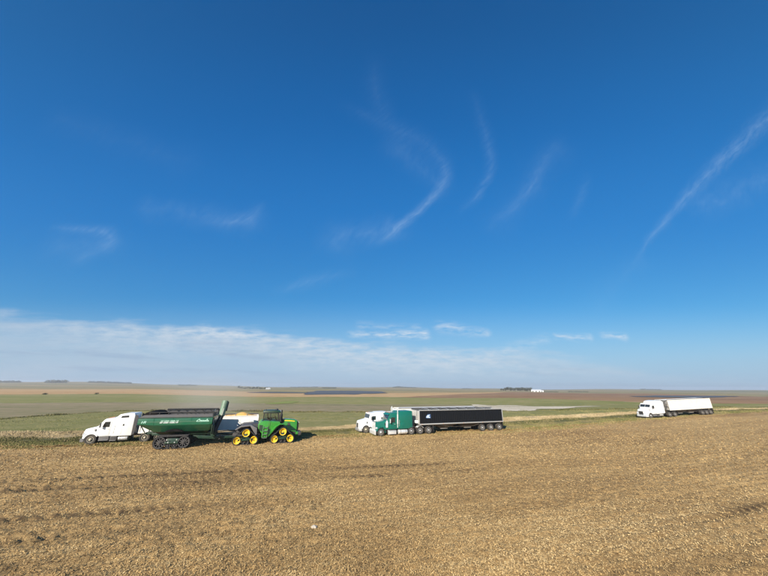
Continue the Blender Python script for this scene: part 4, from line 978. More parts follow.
# ------------------------------------------------------------------ tracks
def hull(circles):
    pts = [(x + r * math.cos(t), z + r * math.sin(t)) for x, z, r in circles for t in np.linspace(0, 2 * math.pi, 48, endpoint=False)]
    pts = sorted(set(pts))
    def half(ps):
        h = []
        for p in ps:
            while len(h) > 1 and (h[-1][0] - h[-2][0]) * (p[1] - h[-2][1]) - (h[-1][1] - h[-2][1]) * (p[0] - h[-2][0]) <= 0: h.pop()
            h.append(p)
        return h[:-1]
    return half(pts) + half(pts[::-1])
def belt_mesh(circles, y0, y1, th=0.05, lug=0.035, pitch=0.16, mat='track_rubber'):
    inner = hull(circles); outer = hull([(x, z, r + th) for x, z, r in circles])
    b = MB()
    def resample(ps, n):
        ps = ps + [ps[0]]; d = [0.0]
        for i in range(len(ps) - 1): d.append(d[-1] + math.dist(ps[i], ps[i + 1]))
        out = []
        for k in range(n):
            s = d[-1] * k / n; i = max(j for j in range(len(ps) - 1) if d[j] <= s); t = (s - d[i]) / max(1e-9, d[i + 1] - d[i])
            out.append((ps[i][0] + (ps[i + 1][0] - ps[i][0]) * t, ps[i][1] + (ps[i + 1][1] - ps[i][1]) * t))
        return out, d[-1]
    cx = sum(c_[0] for c_ in circles) / len(circles); cz = sum(c_[1] for c_ in circles) / len(circles)
    o, per = resample(outer, 120)
    n = len(o); ins = []
    for k in range(n):
        a, c_ = Vector(o[k - 1]), Vector(o[(k + 1) % n]); d = (c_ - a).normalized(); nn = Vector((-d.y, d.x))
        p = Vector(o[k])
        if nn.dot(Vector((cx, cz)) - p) < 0: nn = -nn
        ins.append(tuple(p + nn * th))
    v = [(x, y0, z) for x, z in o] + [(x, y1, z) for x, z in o] + [(x, y0, z) for x, z in ins] + [(x, y1, z) for x, z in ins]
    f = []
    for k in range(n):
        j = (k + 1) % n
        f += [(k, j, n + j, n + k), (2 * n + k, 3 * n + k, 3 * n + j, 2 * n + j), (k, 2 * n + k, 2 * n + j, j), (n + k, n + j, 3 * n + j, 3 * n + k)]
    b.add(v, f)
    m = int(per / pitch); lo, _ = resample(outer, m)
    for k in range(m):
        a, c_ = Vector(lo[k - 1]), Vector(lo[(k + 1) % m]); d = (c_ - a).normalized(); nn = Vector((d.y, -d.x)); p = Vector(lo[k])
        if nn.dot(p - Vector((cx, cz))) < 0: nn = -nn
        for ya, yb in ((y0, (y0 + y1) / 2 - 0.02), ((y0 + y1) / 2 + 0.02, y1)):
            q = [p - d * 0.035 - nn * 0.01, p + d * 0.035 - nn * 0.01, p + d * 0.025 + nn * lug, p - d * 0.025 + nn * lug]
            b.prism([tuple(t_) for t_ in q], ya + 0.005, yb - 0.005)
    return b.mesh('belt', mat)
def track_wheel(rad, wid, mat, spokes=0, name='idler'):
    b = MB(); w = wid / 2
    if spokes:
        b.lathe([(rad, -w), (rad, w), (rad * 0.84, w), (rad * 0.84, -w)], (0, 0, 0), 32, ring=True)
        b.lathe([(rad * 0.24, -w * 1.05), (rad * 0.24, w * 1.05), (rad * 0.1, w * 1.15), (rad * 0.1, -w * 1.15)], (0, 0, 0), 20)
        for k in range(spokes):
            t = 2 * math.pi * k / spokes; c, s = math.cos(t), math.sin(t)
            q = [(rad * 0.2, -0.055), (rad * 0.89, -0.032), (rad * 0.89, 0.032), (rad * 0.2, 0.055)]
            b.prism([(r_ * c - u * s, r_ * s + u * c) for r_, u in q], -w * 0.8, w * 0.8)
    else:
        b.lathe([(0.02, -w * 0.62), (rad * 0.30, -w * 0.62), (rad * 0.34, -w * 0.45), (rad * 0.74, -w * 0.50), (rad * 0.82, -w * 0.95), (rad * 0.97, -w), (rad, -w * 0.9), (rad, w * 0.9), (rad * 0.97, w), (rad * 0.82, w * 0.95), (rad * 0.74, w * 0.50), (rad * 0.34, w * 0.45), (rad * 0.30, w * 0.62), (0.02, w * 0.62)], (0, 0, 0), 30)
        for k in range(8):
            t = 2 * math.pi * k / 8
            for sy in (-1, 1): b.lathe([(0.03, sy * w * 0.45), (0.03, sy * w * 0.66), (0.008, sy * w * 0.68)], (rad * 0.2 * math.cos(t), 0, rad * 0.2 * math.sin(t)), 6)
    return b.mesh(name, mat)

# ------------------------------------------------------------------ tractor (x forward, y to its left; camera looks at its right side)
AT = R(20)
tx, ty = -16.39 - math.sin(AT) * 1.9, 37.45 + math.cos(AT) * 1.9
trac = empty('tracked_tractor', (tx, ty, land1(tx, ty)), AT)
tag(trac, 'bright green articulated tractor on four tracks with yellow wheels', 'tractor')
IR, DR = 0.37, 0.40
BELT = belt_mesh([(-0.88, IR + 0.09, IR), (0.88, IR + 0.09, IR), (0.0, 1.22, DR)], -0.40, 0.40, 0.085)
IDL = track_wheel(IR, 0.74, 'tractor_yellow'); DRV = track_wheel(DR, 0.74, 'tractor_yellow', name='drive_wheel')
ROLL_ = track_wheel(0.17, 0.70, 'charcoal', name='roller')
for cx_, yy_ in ((0.86, -1.5), (0.86, 1.5), (4.88, -1.5), (4.88, 1.5)):
    tr = put('track', BELT, trac, (cx_, yy_, 0.0))
    put('idler', IDL, tr, (-0.88, 0, IR + 0.09)); put('idler', IDL, tr, (0.88, 0, IR + 0.09)); put('drive_wheel', DRV, tr, (0, 0, 1.22))
    for xr in (-0.30, 0.12): put('roller', ROLL_, tr, (xr + 0.09, 0, 0.28))
    s_ = -1 if yy_ < 0 else 1
    b = MB(); b.prism([(-0.75, 0.42), (0.75, 0.42), (0.70, 0.56), (0.22, 0.70), (0.16, 1.12), (-0.16, 1.12), (-0.22, 0.70), (-0.70, 0.56)], -0.26, 0.26)
    b.prism([(-0.36, 0.44), (0.36, 0.44), (0.24, 0.62), (-0.24, 0.62)], s_ * 0.27, s_ * 0.385)
    b.tube([(-0.8, s_ * 0.33, 0.52), (-0.1, s_ * 0.33, 0.78)], 0.05, 8); b.tube([(0.8, s_ * 0.33, 0.52), (0.1, s_ * 0.33, 0.78)], 0.05, 8)
    b.build('undercarriage', 'dark_green', tr, bevel=0.015)
b = MB()
b.box(-0.6, 2.6, -0.62, 0.62, 0.75, 1.15); b.box(3.0, 6.6, -0.55, 0.55, 0.80, 1.30); b.box(2.3, 3.3, -0.3, 0.3, 0.72, 1.05)
b.lathe([(0.22, 0.62), (0.22, 1.35)], (2.75, 0, 0), 16, 'z')
for x in (0.86, 4.88): b.tube([(x, -1.2, 1.22), (x, 1.2, 1.22)], 0.17, 12)
b.build('chassis', 'charcoal', trac, bevel=0.02)
# rear end: grey fenders, hitch, tank
b = MB()
for y in (-1, 1):
    b.prism([(-0.35, 1.62), (0.25, 1.98), (1.30, 2.06), (1.95, 1.72), (2.02, 1.05), (1.88, 1.05), (1.80, 1.62), (1.22, 1.94), (0.30, 1.86), (-0.30, 1.54)], y * 1.05, y * 1.92)
    b.prism([(1.2, 1.94), (1.30, 2.06), (1.95, 1.72), (2.02, 1.05), (1.88, 1.02), (1.70, 1.25)], y * 1.88, y * 1.93)
b.build('rear_fender', 'grey_plastic', trac, bevel=0.015)
b = MB(); b.prism([(-0.2, 1.15), (-0.2, 1.65), (0.4, 1.95), (1.9, 2.05), (2.3, 2.0), (2.3, 1.15)], -0.95, 0.95); b.build('rear_deck', 'charcoal', trac, bevel=0.04)
b = MB()
for y in (-0.45, 0.45): b.tube([(-0.2, y, 0.85), (-0.95, y * 1.1, 0.70)], 0.06, 8); b.tube([(-0.15, y, 1.35), (-0.75, y * 1.05, 0.80)], 0.045, 8)
b.box(-1.05, -0.5, -0.10, 0.10, 0.60, 0.70)
b.build('hitch', 'dark_frame', trac)
# green side bodies with the sweeping fender over the front tracks, cab base
for y in (-1, 1):
    b = MB()
    b.prism([(2.10, 1.50), (2.02, 2.10), (2.30, 2.34), (2.62, 2.42), (4.42, 2.30), (4.55, 2.02), (4.35, 1.80), (3.62, 1.10), (3.30, 0.72), (2.55, 0.62), (2.52, 1.10)], y * 0.85, y * 1.55)
    b.prism([(3.55, 1.40), (3.95, 1.85), (4.40, 2.10), (5.35, 2.08), (5.40, 2.00), (4.45, 2.0), (4.10, 1.78), (3.72, 1.28)], y * 1.10, y * 1.92)
    sd = b.build('side_body', 'tractor_green', trac, bevel=0.07)
    st = MB()
    for k in range(4): st.box(2.66, 3.10, y * 1.56, y * (1.80 - k * 0.03), 0.60 + k * 0.36, 0.64 + k * 0.36)
    for x in (2.64, 3.12): st.box(x - 0.02, x + 0.02, y * 1.56, y * 1.66, 0.60, 1.85)
    st.build('steps', 'pale_green', sd)
    MB().prism([(3.24, 0.86), (3.44, 1.05), (3.44, 1.55), (3.24, 1.55)], y * 1.545, y * 1.565).build('vent', 'dark_green', sd)
    MB().prism([(2.18, 1.56), (2.54, 1.25), (2.56, 1.95), (2.16, 2.02)], y * 1.545, y * 1.565).build('tank_panel', 'dark_green', sd)
    st = MB(); st.tube([(3.22, y * 1.62, 1.2), (3.22, y * 1.72, 2.5), (2.6, y * 1.6, 2.9)], 0.018, 6); st.build('handrail', 'charcoal', sd)
b = MB(); b.box(2.35, 4.45, -0.86, 0.86, 1.15, 2.35); b.build('cab_base', 'dark_green', trac, bevel=0.03)
# cab: pillars, roof, glass, seat
CX0, CX1, CW, CZ0, CZ1 = 2.50, 4.32, 0.92, 2.30, 3.32
b = MB()
for y in (-1, 1):
    for (xa, xb, w) in ((CX0, CX0 + 0.06, .05), (CX1, CX1 - 0.14, .05), (CX0 + 0.80, CX0 + 0.82, .035)):
        b.prism([(xa - w, CZ0), (xa + w, CZ0), (xb + w, CZ1), (xb - w, CZ1)], y * (CW - 0.09), y * CW)
b.box(CX0 - 0.02, CX1 + 0.02, -CW + 0.02, CW - 0.02, CZ0 - 0.05, CZ0 + 0.04)
cab_o = b.build('cab_frame', 'black_paint', trac)
b = MB()
b.loft([rsec(CX0 - 0.12, 0.86, 3.30, 3.44, 0.06), rsec(CX0 + 0.1, 0.98, 3.28, 3.52, 0.09), rsec(CX1 - 0.3, 0.98, 3.28, 3.52, 0.09), rsec(CX1 + 0.10, 0.90, 3.28, 3.42, 0.06)]); b.build('cab_roof', 'dark_green', trac, smooth=50)
b = MB(); b.box(CX0 - 0.06, CX1 + 0.06, -0.955, 0.955, 3.19, 3.285); b.build('roof_band', 'black_paint', trac, bevel=0.01)
for y in (-1, 1):
    b = MB(); b.prism([(CX0 + 0.06, CZ0 + 0.05), (CX1 - 0.06, CZ0 + 0.05), (CX1 - 0.18, 3.19), (CX0 + 0.11, 3.19)], y * (CW - 0.045), y * (CW - 0.025)); b.build('side_window', 'tinted_glass', cab_o)
b = MB(); poly_quad(b, [(CX1 - 0.01, -CW + .1, CZ0 + .05), (CX1 - 0.01, CW - .1, CZ0 + .05), (CX1 - 0.14, CW - .1, 3.19), (CX1 - 0.14, -CW + .1, 3.19)], (1, 0, 0), 0.02); b.build('windscreen', 'tinted_glass', cab_o)
b = MB(); poly_quad(b, [(CX0 + 0.01, -CW + .1, CZ0 + .05), (CX0 + 0.01, CW - .1, CZ0 + .05), (CX0 + 0.06, CW - .1, 3.19), (CX0 + 0.06, -CW + .1, 3.19)], (-1, 0, 0), 0.02); b.build('rear_window', 'tinted_glass', cab_o)
b = MB(); b.box(3.0, 3.5, -0.28, 0.28, 2.42, 2.60); b.prism([(2.98, 2.55), (2.86, 3.18), (3.0, 3.2), (3.12, 2.58)], -0.27, 0.27); b.build('seat', 'seat_black', trac, bevel=0.05)
b = MB(); b.tube([(4.05, 0, 2.35), (3.86, 0, 2.78)], 0.06, 8); b.tube([(3.82 + 0.10 * math.cos(t) * 0.4, 0.2 * math.sin(t), 2.80 + 0.16 * math.cos(t)) for t in np.linspace(0, 2 * math.pi, 17)], 0.016, 6); b.box(3.3, 3.75, -0.55, -0.35, 2.62, 2.70); b.build('steering_column', 'seat_black', trac)
for y in (-1, 1):
    b = MB(); b.box(4.22, 4.30, y * 1.22, y * 1.40, 2.60, 3.05); mo = b.build('mirror', 'black_paint', trac, bevel=0.02)
    MB().tube([(4.22, y * 0.95, 3.12), (4.26, y * 1.3, 3.10)], 0.02, 6).build('arm', 'black_paint', mo)
    for k in range(3):
        MB().lathe([(0.01, 0.05), (0.07, 0.04), (0.07, -0.03)], (CX1 + 0.10, y * (0.35 + 0.2 * k), 3.36), 10, 'x').build('work_light', 'lamp_glass', trac)
MB().lathe([(0.06, 0), (0.06, 0.14), (0.03, 0.17)], (CX0 + 0.2, -0.6, 3.50), 10, 'z').build('beacon', 'charcoal', trac)
MB().lathe([(0.17, 0), (0.2, 0.04), (0.14, 0.14), (0.03, 0.16)], (CX1 - 0.35, 0, 3.52), 14, 'z').build('receiver_dome', 'charcoal', trac)
# exhaust and filter stack between cab and hood
b = MB(); b.box(4.46, 4.86, -0.62, 0.62, 1.3, 2.46); b.lathe([(0.16, 1.9), (0.16, 3.05), (0.11, 3.10), (0.11, 3.55), (0.09, 3.56)], (4.55, -0.78, 0), 14, 'z'); b.lathe([(0.13, 1.9), (0.13, 2.7), (0.05, 2.75)], (4.55, 0.78, 0), 14, 'z'); b.build('exhaust_stack', 'black_paint', trac, bevel=0.01)
# hood
b = MB()
b.loft([rsec(4.92, 0.74, 1.30, 2.50, 0.12, 0.92), rsec(5.6, 0.74, 1.20, 2.46, 0.12, 0.92), rsec(6.25, 0.70, 1.05, 2.38, 0.14, 0.90), rsec(6.52, 0.64, 1.0, 2.26, 0.16, 0.88)])
hd = b.build('hood', 'tractor_green', trac, smooth=50)
for y in (-1, 1):
    b = MB(); b.loft([[(x, y * (w + 0.012), z - 0.055), (x, y * (w + 0.03), z - 0.055), (x, y * (w + 0.012), z + 0.045), (x, y * (w - 0.006), z + 0.045)] for x, w, z in ((4.98, 0.672, 2.34), (5.6, 0.672, 2.30), (6.22, 0.63, 2.22))]); b.build('stripe', 'tractor_yellow', hd)
    b = MB()
    b.prism([(5.35, 1.78), (5.35, 2.12), (5.62, 2.10), (5.72, 1.78)], y * 0.715, y * 0.748); b.build('side_screen', 'charcoal', hd)
b = MB()
b.loft([[(6.53, -0.60, 1.05), (6.53, 0.60, 1.05), (6.53, 0.50, 2.18), (6.53, -0.50, 2.18)], [(6.70, -0.52, 1.10), (6.70, 0.52, 1.10), (6.74, 0.42, 2.08), (6.74, -0.42, 2.08)]]); gr = b.build('grille', 'black_paint', trac, bevel=0.03)
for k in range(6): MB().box(6.72, 6.765, -0.44, 0.44, 1.22 + k * 0.13, 1.27 + k * 0.13).build('louvre', 'charcoal', gr)
for y in (-1, 1): MB().box(6.70, 6.76, y * 0.20, y * 0.42, 2.0, 2.10).build('headlight', 'lamp_glass', trac)
b = MB(); b.box(6.45, 6.75, -0.62, 0.62, 0.72, 1.02); fb = b.build('front_support', 'tractor_green', trac, bevel=0.03)
wm = MB().prism([(0, 0.62), (0, 1.02), (0.22, 1.06), (0.36, 0.98), (0.36, 0.68), (0.22, 0.60)], -0.042, 0.042).mesh('weight', 'charcoal', 0.01)
for k in range(12): put('weight', wm, trac, (6.76, -0.55 + k * 0.10, 0.0))

# ------------------------------------------------------------------ grain cart (x towards the tractor, camera looks at its right side, y negative)
AC = R(18)
cx0, cy0 = -23.27 - math.sin(AC) * 1.85, 34.85 + math.cos(AC) * 1.85
cart = empty('grain_cart', (cx0, cy0, land1(cx0, cy0)), AC)
tag(cart, 'dark green tracked grain cart with black top and folded up auger', 'grain cart')
Y1 = 1.72
# tub: steep lower slopes under upright upper sides
def sect(x, f):   # f scales the lower part inward at the ends
    return [(x, -Y1, 3.0), (x, -Y1, 2.30), (x, -Y1 * 0.60 , 1.62), (x, Y1 * 0.60, 1.62), (x, Y1, 2.30), (x, Y1, 3.0)]
b = MB()
b.loft([[(-2.42, -Y1, 3.0), (-2.42, -Y1, 2.40), (-2.38, -Y1 * 0.8, 2.36), (-2.38, Y1 * 0.8, 2.36), (-2.42, Y1, 2.40), (-2.42, Y1, 3.0)],
        [(-0.95, -Y1, 3.0), (-0.95, -Y1, 2.28), (-0.90, -Y1 * 0.72, 1.58), (-0.90, Y1 * 0.72, 1.58), (-0.95, Y1, 2.28), (-0.95, Y1, 3.0)],
        [(4.30, -Y1, 3.0), (4.30, -Y1, 2.28), (4.25, -Y1 * 0.72, 1.58), (4.25, Y1 * 0.72, 1.58), (4.30, Y1, 2.28), (4.30, Y1, 3.0)],
        [(4.58, -Y1, 3.0), (4.58, -Y1, 2.35), (4.50, -Y1 * 0.72, 1.75), (4.50, Y1 * 0.72, 1.75), (4.58, Y1, 2.35), (4.58, Y1, 3.0)]])
tub = b.build('tub', 'cart_green', cart, bevel=0.02)
b = MB(); b.loft([[(-1.0, -1.2, 1.6), (-1.0, 1.2, 1.6), (4.3, 1.2, 1.6), (4.3, -1.2, 1.6)], [(0.4, -0.35, 0.95), (0.4, 0.35, 0.95), (3.8, 0.35, 0.95), (3.8, -0.35, 0.95)]]); b.build('lower_hopper', 'dark_green', cart)
for y in (-1, 1):
    b = MB(); b.box(-2.43, 4.59, y * (Y1 - 0.02), y * (Y1 + 0.045), 2.98, 3.06); b.build('rim_rail', 'dark_green', tub)
    b = MB(); b.box(-2.40, 4.56, y * (Y1 - 0.01), y * (Y1 + 0.02), 2.60, 2.625); b.build('seam', 'pale_green', tub)
    for x in (-1.0, 0.75, 2.5, 4.28):
        MB().box(x - 0.025, x + 0.025, y * (Y1 - 0.01), y * (Y1 + 0.018), 2.31, 2.975).build('rib', 'cart_green', tub)
    for x in (-0.4, 0.6, 3.2, 3.9):
        MB().prism([(x - 0.03, 1.60), (x + 0.03, 1.60), (x + 0.03, 2.3), (x - 0.03, 2.3)], y * 1.22, y * 1.30).build('brace', 'dark_green', tub)
# black side extensions, rail and roll tarp with domed rear cap
b = MB(); Y2 = Y1 + 0.02
b.loft([[(-2.40, -Y2, 3.062), (-2.40, Y2, 3.062), (4.58, Y2, 3.062), (4.58, -Y2, 3.062)], [(-1.9, -Y2 + 0.10, 3.34), (-1.9, Y2 - 0.10, 3.34), (4.55, Y2 - 0.10, 3.34), (4.55, -Y2 + 0.10, 3.34)]], caps=False)
b.loft([[(-2.36, -Y2 + .04, 3.064), (-2.36, Y2 - .04, 3.064), (4.54, Y2 - .04, 3.064), (4.54, -Y2 + .04, 3.064)], [(-1.86, -Y2 + 0.14, 3.338), (-1.86, Y2 - 0.14, 3.338), (4.51, Y2 - 0.14, 3.338), (4.51, -Y2 + 0.14, 3.338)]], caps=False)
b.build('side_extension', 'grey_tarp', cart)
MB().box(-1.8, 4.5, Y2 - 0.18, Y2 - 0.135, 3.30, 3.57).build('side_board', 'grey_tarp', cart)
for y in (-1, 1):
    b = MB(); b.box(-1.6, 4.58, y * (Y2 - 0.13), y * (Y2 - 0.05), 3.53, 3.60)
    rl = b.build('top_rail', 'black_paint', cart)
    pm = MB().box(-0.035, 0.035, y * (Y2 - 0.12), y * (Y2 - 0.06), 3.33, 3.535).mesh('upright', 'black_paint')
    for k in range(8): put('upright', pm, rl, (-1.5 + k * 0.86, 0, 0))
    MB().prism([(4.50, 3.06), (4.60, 3.06), (4.60, 3.66), (4.50, 3.66)], y * (Y2 - 0.12), y * (Y2 - 0.02)).build('end_post', 'black_paint', cart)
b = MB()
secs = []
for t in np.linspace(0, math.pi, 11):
    x = -1.42 - 0.68 * math.cos(t) ; h = 3.22 + 0.44 * math.sin(t)
    secs.append([(x, -Y2 + 0.08, 3.20), (x, -Y2 + 0.10, h - 0.02), (x, -Y2 * 0.5, h + 0.03), (x, Y2 * 0.5, h + 0.03), (x, Y2 - 0.10, h - 0.02), (x, Y2 - 0.08, 3.20)])
b.loft(secs); b.build('end_cap', 'matt_black', cart, smooth=50)
b = MB(); b.tube([(-0.85, Y2 - 0.2, 3.66), (4.5, Y2 - 0.2, 3.66)], 0.10, 10); b.build('tarp_roll', 'black_paint', cart)
bm_ = MB().tube([(0, -Y2 + 0.1, 3.57), (0, -0.8, 3.66), (0, 0.8, 3.66), (0, Y2 - 0.1, 3.57)], 0.025, 6).mesh('tarp_bow', 'charcoal')
for k in range(6): put('tarp_bow', bm_, cart, (0.1 + k * 0.86, 0, 0))
b = MB(); b.tube([(4.55, -Y2 + 0.12, 3.36), (4.40, -Y2 * 0.6, 3.62), (4.40, 0.2, 3.66)], 0.04, 8); b.build('tarp_arm', 'dull_steel', cart)
# dark load inside
# undercarriage: black lens-shaped piece over each track, belts, spoked wheels
WR = 0.54
BELT2 = belt_mesh([(-1.10, WR + 0.08, WR), (1.10, WR + 0.08, WR)], -0.42, 0.42, 0.05, 0.035, 0.17)
BW = track_wheel(WR, 0.78, 'charcoal', 10, 'spoked_wheel'); BR = track_wheel(0.25, 0.74, 'charcoal', 6, 'roller')
for y in (-1.46, 1.46):
    tr = put('track', BELT2, cart, (1.07, y, 0))
    put('spoked_wheel', BW, tr, (-1.10, 0, WR + 0.08), (0, 0.2, 0)); put('spoked_wheel', BW, tr, (1.10, 0, WR + 0.08), (0, 0.45, 0))
    for xr in (-0.30, 0.30): put('roller', BR, tr, (xr, 0, 0.34), (0, xr, 0))
    s_ = -1 if y < 0 else 1
    b = MB(); b.prism([(-1.15, 0.56), (1.15, 0.56), (1.15, 0.68), (0.5, 0.98), (-0.5, 0.98), (-1.15, 0.68)], -0.18, 0.18)
    b.box(-0.62, 0.62, s_ * 0.39, s_ * 0.46, 0.50, 0.70); b.build('track_frame', 'dark_green', tr, bevel=0.02)
    b = MB()
    for xx, zz in ((-0.3, 0.62), (0.3, 0.62), (-0.45, 0.86), (0.45, 0.86)): b.lathe([(0.06, s_ * 0.4), (0.06, s_ * 0.475), (0.02, s_ * 0.48)], (xx, 0, zz), 8)
    b.build('bearing', 'aluminium', tr)
    b = MB(); b.box(-1.35, 1.45, s_ * -0.45, s_ * 0.42, 1.235, 1.285); b.build('track_guard', 'charcoal', tr)
    b = MB(); b.prism([(0.15, 1.62), (0.40, 1.76), (0.70, 1.86), (1.0, 1.90), (1.35, 1.86), (1.65, 1.76), (1.92, 1.62), (1.80, 1.60), (1.0, 1.66), (0.3, 1.60)], s_ * 1.15, s_ * 1.74); b.build('fender', 'matt_black', cart)  # matt black lens-shaped piece low on the tub above the track
b = MB()
b.box(-1.2, 4.4, -0.75, -0.6, 1.20, 1.45); b.box(-1.2, 4.4, 0.6, 0.75, 1.20, 1.45); b.box(0.85, 1.30, -1.3, 1.3, 0.85, 1.2)
b.box(-1.9, -1.2, -0.5, 0.5, 1.3, 1.5)
for y in (-1, 1): b.tube([(-1.9, y * 0.6, 1.45), (-2.3, y * 1.2, 2.35)], 0.05, 8); b.tube([(3.6, y * 1.0, 1.55), (4.4, y * 1.55, 2.30)], 0.05, 8)
b.build('frame', 'dark_green', cart, bevel=0.015)
b = MB()   # tongue
b.loft([[(2.6, -0.55, 0.78), (2.6, 0.55, 0.78), (2.6, 0.55, 1.12), (2.6, -0.55, 1.12)], [(4.8, -0.42, 0.62), (4.8, 0.42, 0.62), (4.8, 0.42, 0.92), (4.8, -0.42, 0.92)], [(7.2, -0.12, 0.62), (7.2, 0.12, 0.62), (7.2, 0.12, 0.82), (7.2, -0.12, 0.82)]])
tg = b.build('tongue', 'dark_green', cart, bevel=0.02)
MB().lathe([(0.10, -0.06), (0.14, 0.0), (0.10, 0.06)], (7.28, 0, 0.70), 12, 'z').build('hitch_ring', 'dull_steel', tg)
b = MB(); b.tube([(5.4, -0.42, 0.62), (5.4, -0.42, 1.10)], 0.06, 8); b.box(5.3, 5.5, -0.52, -0.32, 0.58, 0.62); b.build('jack', 'dark_frame', tg)
b = MB(); b.tube([(5.0, 0.15, 1.15), (6.2, 0.1, 1.0), (7.3, 0.05, 1.02)], 0.06, 8); b.tube([(4.8, -0.2, 1.2), (6.0, -0.3, 1.25), (7.4, -0.25, 1.1)], 0.025, 6); b.tube([(4.8, -0.1, 1.25), (6.1, -0.16, 1.38), (7.5, -0.15, 1.15)], 0.025, 6); b.build('drive_shaft', 'black_paint', tg)
# front works: gearbox, ladder, hydraulic lines
b = MB(); b.box(4.5, 4.95, -0.9, 0.5, 0.95, 1.60); b.box(4.55, 4.80, -1.45, -1.0, 1.25, 2.15); b.tube([(4.62, -1.55, 1.2), (4.62, -1.55, 2.9)], 0.05, 8); b.tube([(4.7, -0.4, 1.6), (4.72, -0.9, 2.4), (4.66, -1.3, 2.9)], 0.04, 6); b.build('gearbox', 'dark_green', cart, bevel=0.02)
ld = MB()
for y in (-0.15, 0.25): ld.tube([(4.70, y, 1.5), (4.66, y, 3.3)], 0.02, 6)
for k in range(6): ld.tube([(4.69, -0.15, 1.7 + k * 0.28), (4.69, 0.25, 1.7 + k * 0.28)], 0.016, 6)
ld.build('ladder', 'dull_steel', cart)
# unloading auger, leaning up and outwards over the trailer
b = MB(); b.tube([(4.78, -0.9, 1.45), (5.08, -0.55, 2.55), (5.20, -0.40, 3.0)], 0.26, 16); lo_ = b.build('lower_auger', 'black_paint', cart)
MB().lathe([(0.30, -0.06), (0.36, -0.02), (0.36, 0.06), (0.30, 0.08)], (0, 0, 0), 16, 'z').build('flange', 'dark_green', lo_).location = (5.20, -0.40, 3.02)
b = MB(); b.tube([(5.21, -0.40, 3.04), (5.25, -0.22, 3.65), (5.30, -0.04, 4.25)], 0.32, 18); ua = b.build('upper_auger', 'pale_green', cart)
b = MB(); b.tube([(5.29, -0.06, 4.18), (5.34, 0.06, 4.60)], 0.345, 16); b.build('spout', 'pale_green', ua)
b = MB(); b.tube([(5.56, 0.0, 3.5), (5.64, 0.14, 4.5)], 0.09, 10); b.build('fold_arm', 'black_paint', ua)
b = MB(); b.tube([(4.9, -0.85, 1.7), (5.30, -0.68, 3.2)], 0.045, 8); b.tube([(5.30, -0.68, 3.2), (5.36, -0.48, 3.8)], 0.03, 8); b.build('cylinder', 'dull_steel', lo_)
MB().box(5.22, 5.45, -0.44, -0.32, 3.62, 3.74).build('lamp', 'charcoal', ua)
# lettering on the side, too small in the picture to read: slanted strokes
def strokes(x, z, w, n, h, mat, split=None):
    ho = MB(); y0, y1 = -(Y1 + 0.030), -(Y1 + 0.021); st = w / n
    for k in range(n):
        a = x + k * st; sl_ = h * 0.30
        for u in ((0.0, 0.56), (0.0,), (0.28,), (0.0, 0.56))[(k * 5 + n) % 4]:
            ho.prism([(a + st * u, z), (a + st * (u + 0.26), z), (a + st * (u + 0.26) + sl_, z + h), (a + st * u + sl_, z + h)], y0, y1)
        for zz, hh in ((0.0, 0.2), (0.42, 0.16), (0.8, 0.2)):
            if (k * 3 + int(zz * 10)) % 5 in (0, 3): continue
            ho.prism([(a + st * 0.27 + sl_ * zz, z + h * zz), (a + st * 0.80 + sl_ * zz, z + h * zz), (a + st * 0.80 + sl_ * (zz + hh), z + h * (zz + hh)), (a + st * 0.27 + sl_ * (zz + hh), z + h * (zz + hh))], y0, y1)
    return ho.build('lettering', mat, tub)
strokes(-2.15, 2.50, 0.50, 2, 0.22, 'decal_mint')
strokes(-0.35, 2.63, 1.66, 12, 0.13, 'decal_mint')
strokes(-0.42, 2.47, 1.70, 12, 0.13, 'decal_white')
b = MB(); y0, y1 = -(Y1 + 0.030), -(Y1 + 0.021)
pts = [(3.02, 2.62), (3.16, 2.74), (3.30, 2.84), (3.34, 2.66), (3.46, 2.72), (3.54, 2.64), (3.66, 2.72), (3.74, 2.64), (3.86, 2.70), (3.96, 2.64), (4.06, 2.84), (4.10, 2.66), (4.22, 2.64)]
for p, q_ in zip(pts, pts[1:]):
    d = Vector((q_[0] - p[0], q_[1] - p[1])).normalized() * 0.03
    b.prism([(p[0] - d.y, p[1] + d.x), (p[0] + d.y, p[1] - d.x), (q_[0] + d.y, q_[1] - d.x), (q_[0] - d.y, q_[1] + d.x)], y0, y1)
b.prism([(3.0, 2.57), (4.25, 2.57), (4.20, 2.61), (3.05, 2.61)], y0, y1)
b.build('script_lettering', 'decal_mint', tub)

# ------------------------------------------------------------------ stone in the stubble
bm = bmesh.new(); bmesh.ops.create_icosphere(bm, subdivisions=3, radius=0.105)
for v in bm.verts:
    n_ = v.co.normalized(); v.co = Vector((v.co.x * 1.35, v.co.y, v.co.z * 0.72)) * (1 + 0.16 * math.sin(n_.x * 5 + 1) * math.cos(n_.y * 4) + 0.10 * math.sin(n_.z * 9 + n_.x * 7))
me = bpy.data.meshes.new('stone'); bm.to_mesh(me); bm.free(); me.materials.append(M['pale_rock'])
for p in me.polygons: p.use_smooth = True
st = put('stone', me, None, (-3.21, 17.06, land1(-3.21, 17.06) + float(relief(np.array(-3.21), np.array(17.06))) + 0.05))
tag(st, 'pale stone lying alone on the stubble', 'stone')
bm = None

